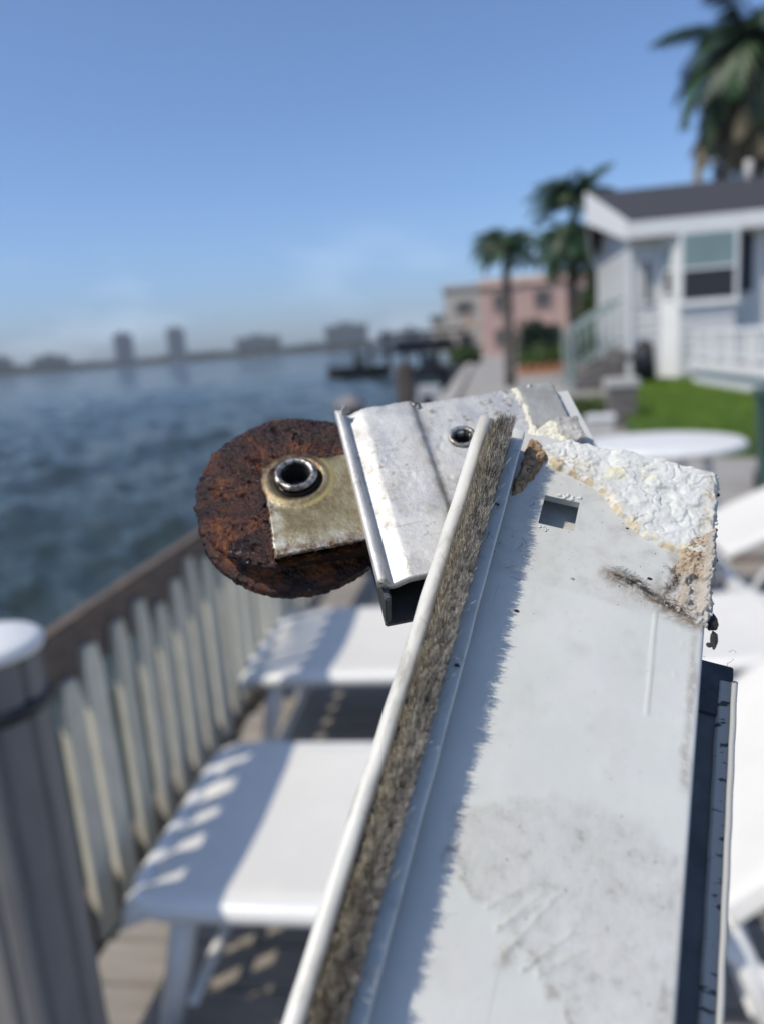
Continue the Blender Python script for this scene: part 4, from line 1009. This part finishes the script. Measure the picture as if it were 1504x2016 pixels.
relief('brown_glue', -42, -34.5, -20.5, -.5, .2, brown_h, brown_c, M['glue'])
# crumbs, bumps by the hole and hair-like dirt
bm = bmesh.new()
for k in range(110):
    if k < 46: c = (RNG.uniform(-.3, .8), RNG.uniform(-38, -1), RNG.uniform(-1.2, .5)); r_ = RNG.uniform(.1, .42)
    elif k < 58: c = (RNG.uniform(-31.0, -26.6), -15.4+RNG.normal(0, .35), .06); r_ = RNG.uniform(.22, .48)
    elif k < 70: c = (RNG.uniform(-33.6, -31.8), -25.2+RNG.normal(0, .3), .1); r_ = RNG.uniform(.12, .25)
    else: c = (RNG.uniform(-36, -12), -8.5+RNG.normal(0, 1.5), .1); r_ = RNG.uniform(.06, .2)
    mt = Matrix.Translation(Vector(c)*mm) @ Matrix.Rotation(RNG.uniform(0, 6), 4, 'Z') @ Matrix.Diagonal((r_*mm*RNG.uniform(.8, 1.7), r_*mm, r_*mm*.8, 1))
    r__ = bmesh.ops.create_icosphere(bm, subdivisions=2, radius=1, matrix=mt)
from_bm('caulk_crumbs', bm, simple('crumb', (.62, .62, .58), .6, var=.15, scale=300), rail, smooth=True, kind='stuff')
bm = bmesh.new()
for k in range(170):
    f = RNG.uniform(0, 1); q = sml[min(4, int(f*5))]; q2 = sml[min(5, int(f*5)+1)]; g_ = f*5 % 1
    c = np.array([q[0]*(1-g_)+q2[0]*g_+RNG.normal(0, .9), q[1]*(1-g_)+q2[1]*g_+abs(RNG.normal(0, .9))-.2])
    if k > 130: t = RNG.uniform(-.9, .6); c = np.array([-10.4+4.2*math.cos(t)+RNG.normal(0, .3), -30.2+4.2*math.sin(t)+RNG.normal(0, .3)])
    a = RNG.uniform(-.6, .9)+(0 if k <= 130 else 1.2); l_ = RNG.uniform(.6, 2.0); cv = RNG.normal(0, .9); p = []
    for s_ in np.linspace(0, 1, 5):
        p.append((c[0]*mm, c[1]*mm, (.16+.18*math.sin(s_*3))*mm)); c = c+np.array([math.cos(a), math.sin(a)])*l_/4; a += cv/3
    b_tube(bm, p, .035*mm, 4, False)
for k in range(30):
    c = np.array([RNG.choice([-48.6, -42.5, -36.5, 1.2, 6.8]), RNG.uniform(-40, -8)]); h0 = {-48.6: 7.2, -42.5: 6.4}.get(float(c[0]), .3 if c[0] < 0 else -9)
    if c[0] > 1: c[1] = RNG.uniform(-41, -37.5)
    a = RNG.uniform(0, 6.28); p = []
    for s_ in range(6): p.append((c[0]*mm, c[1]*mm, (h0+.25*math.sin(s_))*mm)); c = c+np.array([math.cos(a), math.sin(a)])*.38; a += RNG.normal(0, .5)
    b_tube(bm, p, .03*mm, 4, False)
from_bm('dirt_fibres', bm, M['scrap'], rail, kind='stuff')
for k, (u, v, r_) in enumerate(((-33.87, -46.39, .32), (-10.9, -31.6, .3), (-16.5, -20.4, .2), (-41.2, -64, .3), (-42.5, -27.0, .3), (-49.9, -62, .25))):
    lump('dirt_speck', M['scrap'], (u, v, .1 if u > -39 else 6.2), (r_*1.6, r_, r_*.6), seed=k)
lump('black_scrap', M['scrap'], (1.3, -37.2, -1.2), (1.1, 1.9, .8), seed=3)
lump('black_scrap', M['scrap'], (1.95, -40.6, -1.6), (.75, 2.0, .3), seed=9)
lump('black_scrap', M['scrap'], (1.2, -42.1, -1.5), (.6, .5, .3), seed=12)
for k, (u, v) in enumerate(((.9, -5.2), (1.1, -25.2), (1.3, -22.9), (.8, -31.0), (.9, -15.2))):
    lump('edge_crumb', M['scrap'] if k % 2 == 0 else M['chunk'], (u-.35, v, -.5), (.6, .4, .45), seed=20+k)

# --- metal plate and roller, turned 30 degrees in the plane of the panel
WU, WV = -88.0, -25.2; C30, S30 = math.cos(R(30)), math.sin(R(30))
plate_frame = Matrix.Translation(Vector((WU, WV, 0))*mm) @ Matrix.Rotation(R(30), 4, 'Z')
def inP(o): o.matrix_local = plate_frame; return o
prof = [(12.35, -4.3), (12.3, -2.3), (12.6, -1.75), (13.4, -1.55), (14.2, -1.8), (14.6, -2.8), (14.9, -3.7), (15.5, -4.0), (16.1, -3.8), (17.6, -3.1), (18.9, -2.62), (20.0, -2.55), (25, -2.55), (29.9, -2.5), (30.7, -2.6), (31.3, -3.2), (31.8, -3.85), (32.4, -4.0), (36, -3.95), (48, -3.95), (66.6, -3.95)]
dens = []
for a, b in zip(prof, prof[1:]):
    n_ = max(2, int(math.hypot(b[0]-a[0], b[1]-a[1])/.45))
    for k in range(n_): dens.append((a[0]+(b[0]-a[0])*k/n_, a[1]+(b[1]-a[1])*k/n_))
dens.append(prof[-1]); dens = np.array(dens)
qs = np.linspace(18.3, -31.8, 110)
Pg, Qg = np.meshgrid(dens[:, 0], qs, indexing='ij'); Hg = np.repeat(dens[:, 1][:, None], len(qs), 1)
Hg = Hg+.10*(fbm(Pg*.5, Qg*.3, 1)-.5)+.05*(fbm(Pg*2, Qg*2, 2)-.5)
pit = sstep(.66, .74, fbm(Pg*1.1, Qg*1.1, 31)); Hg = Hg-.16*pit*sstep(.45, .6, fbm(Pg*.2, Qg*.2, 3))
edge = (Qg > 17.6); Hg = Hg-.22*edge*fbm(Pg*1.4, Qg*.2, 7)
Qg = Qg+np.where(Qg > 17.9, .55*(fbm(Pg*.9, Qg*0, 9)-.5)-.5*sstep(.6, .75, fbm(Pg*.6, Qg*0, 19)), 0)
F = grid_faces(len(dens), len(qs)); n1 = len(dens)*len(qs)
cP = Pg.ravel()[F].mean(1); cQ = Qg.ravel()[F].mean(1)
ek = ((cP-40.1)**2+(cQ-4.8)**2 < 2.2**2) | ((cP > 43) & (WU+cP*C30-cQ*S30 > -39.5) & (WV+cP*S30+cQ*C30 < -9))
F = F[~ek][:, ::-1]
plate = mesh_np('metal_plate', np.stack([Pg, Qg, Hg], -1).reshape(-1, 3)*mm, F, M['alu'], rail, smooth=True); inP(plate)
md = plate.modifiers.new('thick', 'SOLIDIFY'); md.thickness = 1.7*mm; md.offset = -1
def ring(name, mat, c, r0, r1, h, parent, seg=40, tube_r=None):
    mid = (r0+r1)/2; tr = (r1-r0)/2
    pr = [(mid+tr*math.cos(t), h+tr*.9*math.sin(t)) for t in np.linspace(-.6, math.pi+.2, 14)]+[(r0*1.0, h-1.0)]
    return lathe(name, mat, parent, [(a*mm, b*mm) for a, b in pr], seg, loc=(c[0]*mm, c[1]*mm, 0))
inP(ring('plate_eyelet', M['steel'], (40.1, 4.8), 2.15, 3.45, -3.75, rail))
o = lathe('eyelet_floor', M['near_black'], rail, [(.001, -7.3*mm), (2.3*mm, -7.3*mm), (2.2*mm, -3.9*mm)], 24, loc=(40.1*mm, 4.8*mm, 0)); inP(o)
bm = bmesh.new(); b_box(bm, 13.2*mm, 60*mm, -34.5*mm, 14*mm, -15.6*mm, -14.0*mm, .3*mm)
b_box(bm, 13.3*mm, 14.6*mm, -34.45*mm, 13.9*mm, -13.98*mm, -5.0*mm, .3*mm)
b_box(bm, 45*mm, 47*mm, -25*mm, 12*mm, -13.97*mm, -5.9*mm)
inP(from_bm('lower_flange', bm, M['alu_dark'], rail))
bm = bmesh.new(); b_box(bm, 66.9*mm, 70.9*mm, -8*mm, 17.1*mm, -8*mm, -6.2*mm, .25*mm); inP(from_bm('end_bar', bm, M['vinyl2'], rail))
# torn tape over the plate's right end, its torn cream edge, a broken lump of putty
def patch(name, poly, mat, h, th, st_=.3, amp=.3, edge=.35, seed=0):
    P_ = np.array(poly); us = np.arange(P_[:, 0].min()-1, P_[:, 0].max()+1, st_); vs = np.arange(P_[:, 1].max()+1, P_[:, 1].min()-1, -st_)
    U, V_ = np.meshgrid(us, vs, indexing='ij'); s_ = polysd(U, V_, poly)+edge*2*(fbm(U*1.1, V_*1.1, seed)-.5)
    H_ = h+th*sstep(-.05, .25, s_)+amp*(fbm(U*.7, V_*.7, seed+4)-.5)+amp*.5*(fbm(U*2.6, V_*2.6, seed+8)-.5)
    H_ = np.where(s_ > -.05, H_, h-.25); F = grid_faces(len(us), len(vs)); keep = (s_.ravel()[F] > -.05).any(1); F = F[keep][:, ::-1]
    used = np.unique(F); rem = np.full(U.size, -1); rem[used] = np.arange(len(used))
    return inP(mesh_np(name, np.stack([U, V_, H_], -1).reshape(-1, 3)[used]*mm, rem[F], mat, rail, smooth=True))
patch('tape', [(57.6, 18.2), (66.5, 18.0), (66.3, 2.5), (60, 2.5), (57.0, 4.5), (57.7, 12)], M['tape'], -3.9, .75, amp=.22, seed=3)
patch('torn_edge', [(56.5, 18.0), (57.9, 18.0), (58.1, 12), (57.6, 4.5), (57.2, 0.5), (55.4, 1.0), (56.6, 6), (57.1, 12)], M['torn'], -3.9, .5, amp=.5, edge=.9, seed=13)
patch('putty_chunk', [(55.9, .5), (60, 3.0), (66.2, 2.0), (66.0, -4.8), (61, -7.5), (55, -4)], M['torn'], -3.2, 2.0, amp=1.3, seed=23)
patch('putty_chunk', [(61.2, 2.9), (66.6, 2.4), (66.5, -5.2), (62.6, -5.5), (60.9, -1)], M['chunk'], -3.1, 2.9, amp=1.2, seed=33)

M['housing'] = simple('dark_oxidised_steel', (.035, .02, .015), .7, .1, var=.6, scale=220, bmp=.6, bscale=500, bdist=.0007)
# roller: two rusted flanges with a groove between, one continuous body
prof = [(3.3, -9), (3.3, -5.4), (8, -5.2), (14, -5.0), (20.5, -5.15), (21.8, -5.5), (22.5, -6.2), (22.4, -7.2), (21.2, -7.9), (17.4, -8.6), (16.4, -10.4), (17.2, -12.5), (22.0, -13.2), (23.2, -13.8), (23.4, -15.6), (22.6, -16.6), (20, -17), (3.3, -17), (3.3, -14)]
dn = []
for a, b in zip(prof, prof[1:]):
    n_ = max(1, int(math.hypot(b[0]-a[0], b[1]-a[1])/.28))
    for k in range(n_): dn.append((a[0]+(b[0]-a[0])*k/n_, a[1]+(b[1]-a[1])*k/n_))
dn.append(prof[-1]); dn = np.array(dn); nn = np.gradient(dn, axis=0); nn = np.stack([-nn[:, 1], nn[:, 0]], -1); nn /= np.linalg.norm(nn, axis=1, keepdims=True)
NA = 520; tt = np.linspace(0, 2*math.pi, NA, endpoint=False)
Rr, Tt = np.meshgrid(dn[:, 0], tt, indexing='ij'); Hr = np.repeat(dn[:, 1][:, None], NA, 1)
xx, yy = Rr*np.cos(Tt), Rr*np.sin(Tt)
wx = xx+2*(fbm(xx*.3, yy*.3, 5)-.5); wy = yy+2*(fbm(xx*.3+4, yy*.3, 6)-.5)
lay = fbm(wx*.18, wy*.26, Hr*.2, o=4); ter = np.floor(lay*9)/9*.65+lay*.35          # flakes in terraces
D = 2.8*(ter-.45)+.9*(np.abs(fbm(wx*.7, wy*.7, Hr*.5)-.5)*2-.25)*-1+.7*(fbm(xx*1.5, yy*1.5, Hr*1.5)-.5)+.45*(fbm(xx*3.1, yy*3.1, Hr*3.1, o=2)-.5)-.9*sstep(.60, .70, fbm(wx*.5, wy*.8, Hr*.5+9))
D = D*sstep(3, 7, Rr)*.85*np.where(Hr < -7.0, .5, 1.0)
Rr2 = Rr+D*nn[:, 0][:, None]*-1*-1; Hr2 = Hr+D*np.abs(nn[:, 1])[:, None]*np.sign(nn[:, 1])[:, None]*1
if nn[5, 1] < 0: Hr2 = Hr-D*nn[:, 1][:, None]*-1*-1; Rr2 = Rr-D*nn[:, 0][:, None]
a_ = np.arange(len(dn)-1)[:, None]*NA; j_ = np.arange(NA)[None, :]
F = np.stack([a_+j_, a_+(j_+1) % NA, a_+NA+(j_+1) % NA, a_+NA+j_], -1).reshape(-1, 4)
X_, Y_ = Rr2*np.cos(Tt), Rr2*np.sin(Tt)
# the front flange has rusted away below the brass plate (that frame is turned 30 degrees)
Pc = (X_*C30+Y_*S30); Qc = (-X_*S30+Y_*C30); fm = lambda A: A.ravel()[F].mean(1)
gone = (fm(Pc) > -6.6+.5*np.sin(fm(Qc)*2.0)) & (fm(Qc) < -19.2) & (fm(Hr) > -8.9)
F = F[~gone]
V = np.stack([X_+WU, Y_+WV, Hr2], -1).reshape(-1, 3)
roller = mesh_np('roller_wheel', V*mm, F[:, ::-1] if True else F, M['rust'], rail, smooth=True)
me = roller.data; me.flip_normals() if me.polygons[10].normal.z < 0 else None
bm = bmesh.new(); b_box(bm, -3*mm, 34*mm, -17.2*mm, 5*mm, -15.5*mm, -8.6*mm, .8*mm); inP(from_bm('roller_housing', bm, M['housing'], rail))
# brass plate with the domed boss
us = np.arange(-8.2, 13.4, .22); vs = np.arange(9.2, -20.6, -.22)
U, V_ = np.meshgrid(us, vs, indexing='ij'); rb = np.hypot(U-.5, V_)
s_ = np.maximum(np.minimum(np.minimum(U+6.9, 5.6-V_), np.minimum(V_+20.1, 13.3-U)), 8.3-rb)
s_ = s_+.5*(fbm(U*.8, V_*.8, 7)-.5)*(V_ < -15)*1.6+.35*(fbm(U*1.5, V_*1.5, 3)-.5)
Hb = -3.45+.55*sstep(8.6, 6.6, rb)-.85*sstep(6.4, 4.6, rb)*sstep(0, 1, np.abs(rb))+.12*(fbm(U*.4, V_*.4, 3)-.5)+.08*(fbm(U*2.5, V_*2.5, 4)-.5)
Hb = Hb-.5*sstep(.5, 0, s_)
F = grid_faces(len(us), len(vs)); keep = (s_.ravel()[F] > 0).all(1) & (rb.ravel()[F].mean(1) > 3.4); F = F[keep][:, ::-1]
red = np.maximum(sstep(1.7, .0, s_)*(.5+.5*(V_ < -17.5)), sstep(5.2, 1.5, 6.6-V_)*sstep(.42, .58, fbm(U*.5, V_*.5, 8))*.0)
red = np.maximum(red, sstep(1.6, .2, np.abs(rb-5.9))*sstep(-.3, .7, np.sin(np.arctan2(V_, U-.5)-.1))*1.0)
red = np.maximum(red, 1.0*sstep(2.2, .0, np.abs(V_+19.2)-1.2*(fbm(U*.6, V_*.6, 2)-.4)))
whi = sstep(2.2, .4, np.abs(U+5.6))*(V_ < -4)*.8+sstep(4, 0, V_+17.5)*(V_ < -12)*.6
red = np.maximum(red, 1.0*sstep(7.0, 5.2, rb)*sstep(-.35, .25, np.cos(np.arctan2(V_, U-.5)+.75)))
red = np.maximum(red, sstep(2.6, .2, s_)*(V_ > -9)*(U < 3)*.95)
red = np.maximum(red, sstep(1.2, 4.2, V_)*sstep(.40, .55, fbm(U*.5, V_*.5, 8))*(U < 7))
gol = sstep(.85, .0, np.abs(rb-7.9))*sstep(.15, .8, np.cos(np.arctan2(V_, U-.5)+.35))
used = np.unique(F); rem = np.full(U.size, -1); rem[used] = np.arange(len(used))
bp = mesh_np('brass_plate', np.stack([U, V_, Hb], -1).reshape(-1, 3)[used]*mm, rem[F], M['brass'], rail, smooth=True, attr={'wear': np.stack([red, np.clip(whi, 0, 1), gol], -1).reshape(-1, 3)[used]})
inP(bp); md = bp.modifiers.new('thick', 'SOLIDIFY'); md.thickness = 1.5*mm; md.offset = -1
inP(ring('axle_eyelet', M['steel'], (.5, 0), 3.15, 4.85, -1.75, rail, 56))
inP(lathe('axle_collar', M['near_black'], rail, [(4.9*mm, -2.6*mm), (5.2*mm, -3.6*mm), (5.4*mm, -4.4*mm)], 48, loc=(.5*mm, 0, 0)))
inP(lathe('axle_tube', M['near_black'], rail, [(3.1*mm, -2.4*mm), (3.0*mm, -7.5*mm)], 40, loc=(.5*mm, 0, 0)))
inP(lathe('axle_end', M['alu_dark'], rail, [(3.0*mm, -7.4*mm), (2.0*mm, -7.55*mm), (.001, -7.6*mm)], 40, loc=(.5*mm, 0, 0)))

# ------------------------------------------------------------------ haze
bm = bmesh.new(); b_box(bm, -2700, 2700, -2700, 2700, -3.3, 110)
hzm = bpy.data.materials.new('sea_haze'); hzm.use_nodes = True; nt = hzm.node_tree; nt.nodes.clear()
pv = nt.nodes.new('ShaderNodeVolumePrincipled'); mo = nt.nodes.new('ShaderNodeOutputMaterial'); nt.links.new(pv.outputs[0], mo.inputs['Volume'])
pv.inputs['Color'].default_value = (.96, .98, 1.0, 1); pv.inputs['Density'].default_value = .00018; pv.inputs['Anisotropy'].default_value = .1
HAZE = True
if HAZE: from_bm('haze', bm, hzm, kind='stuff')
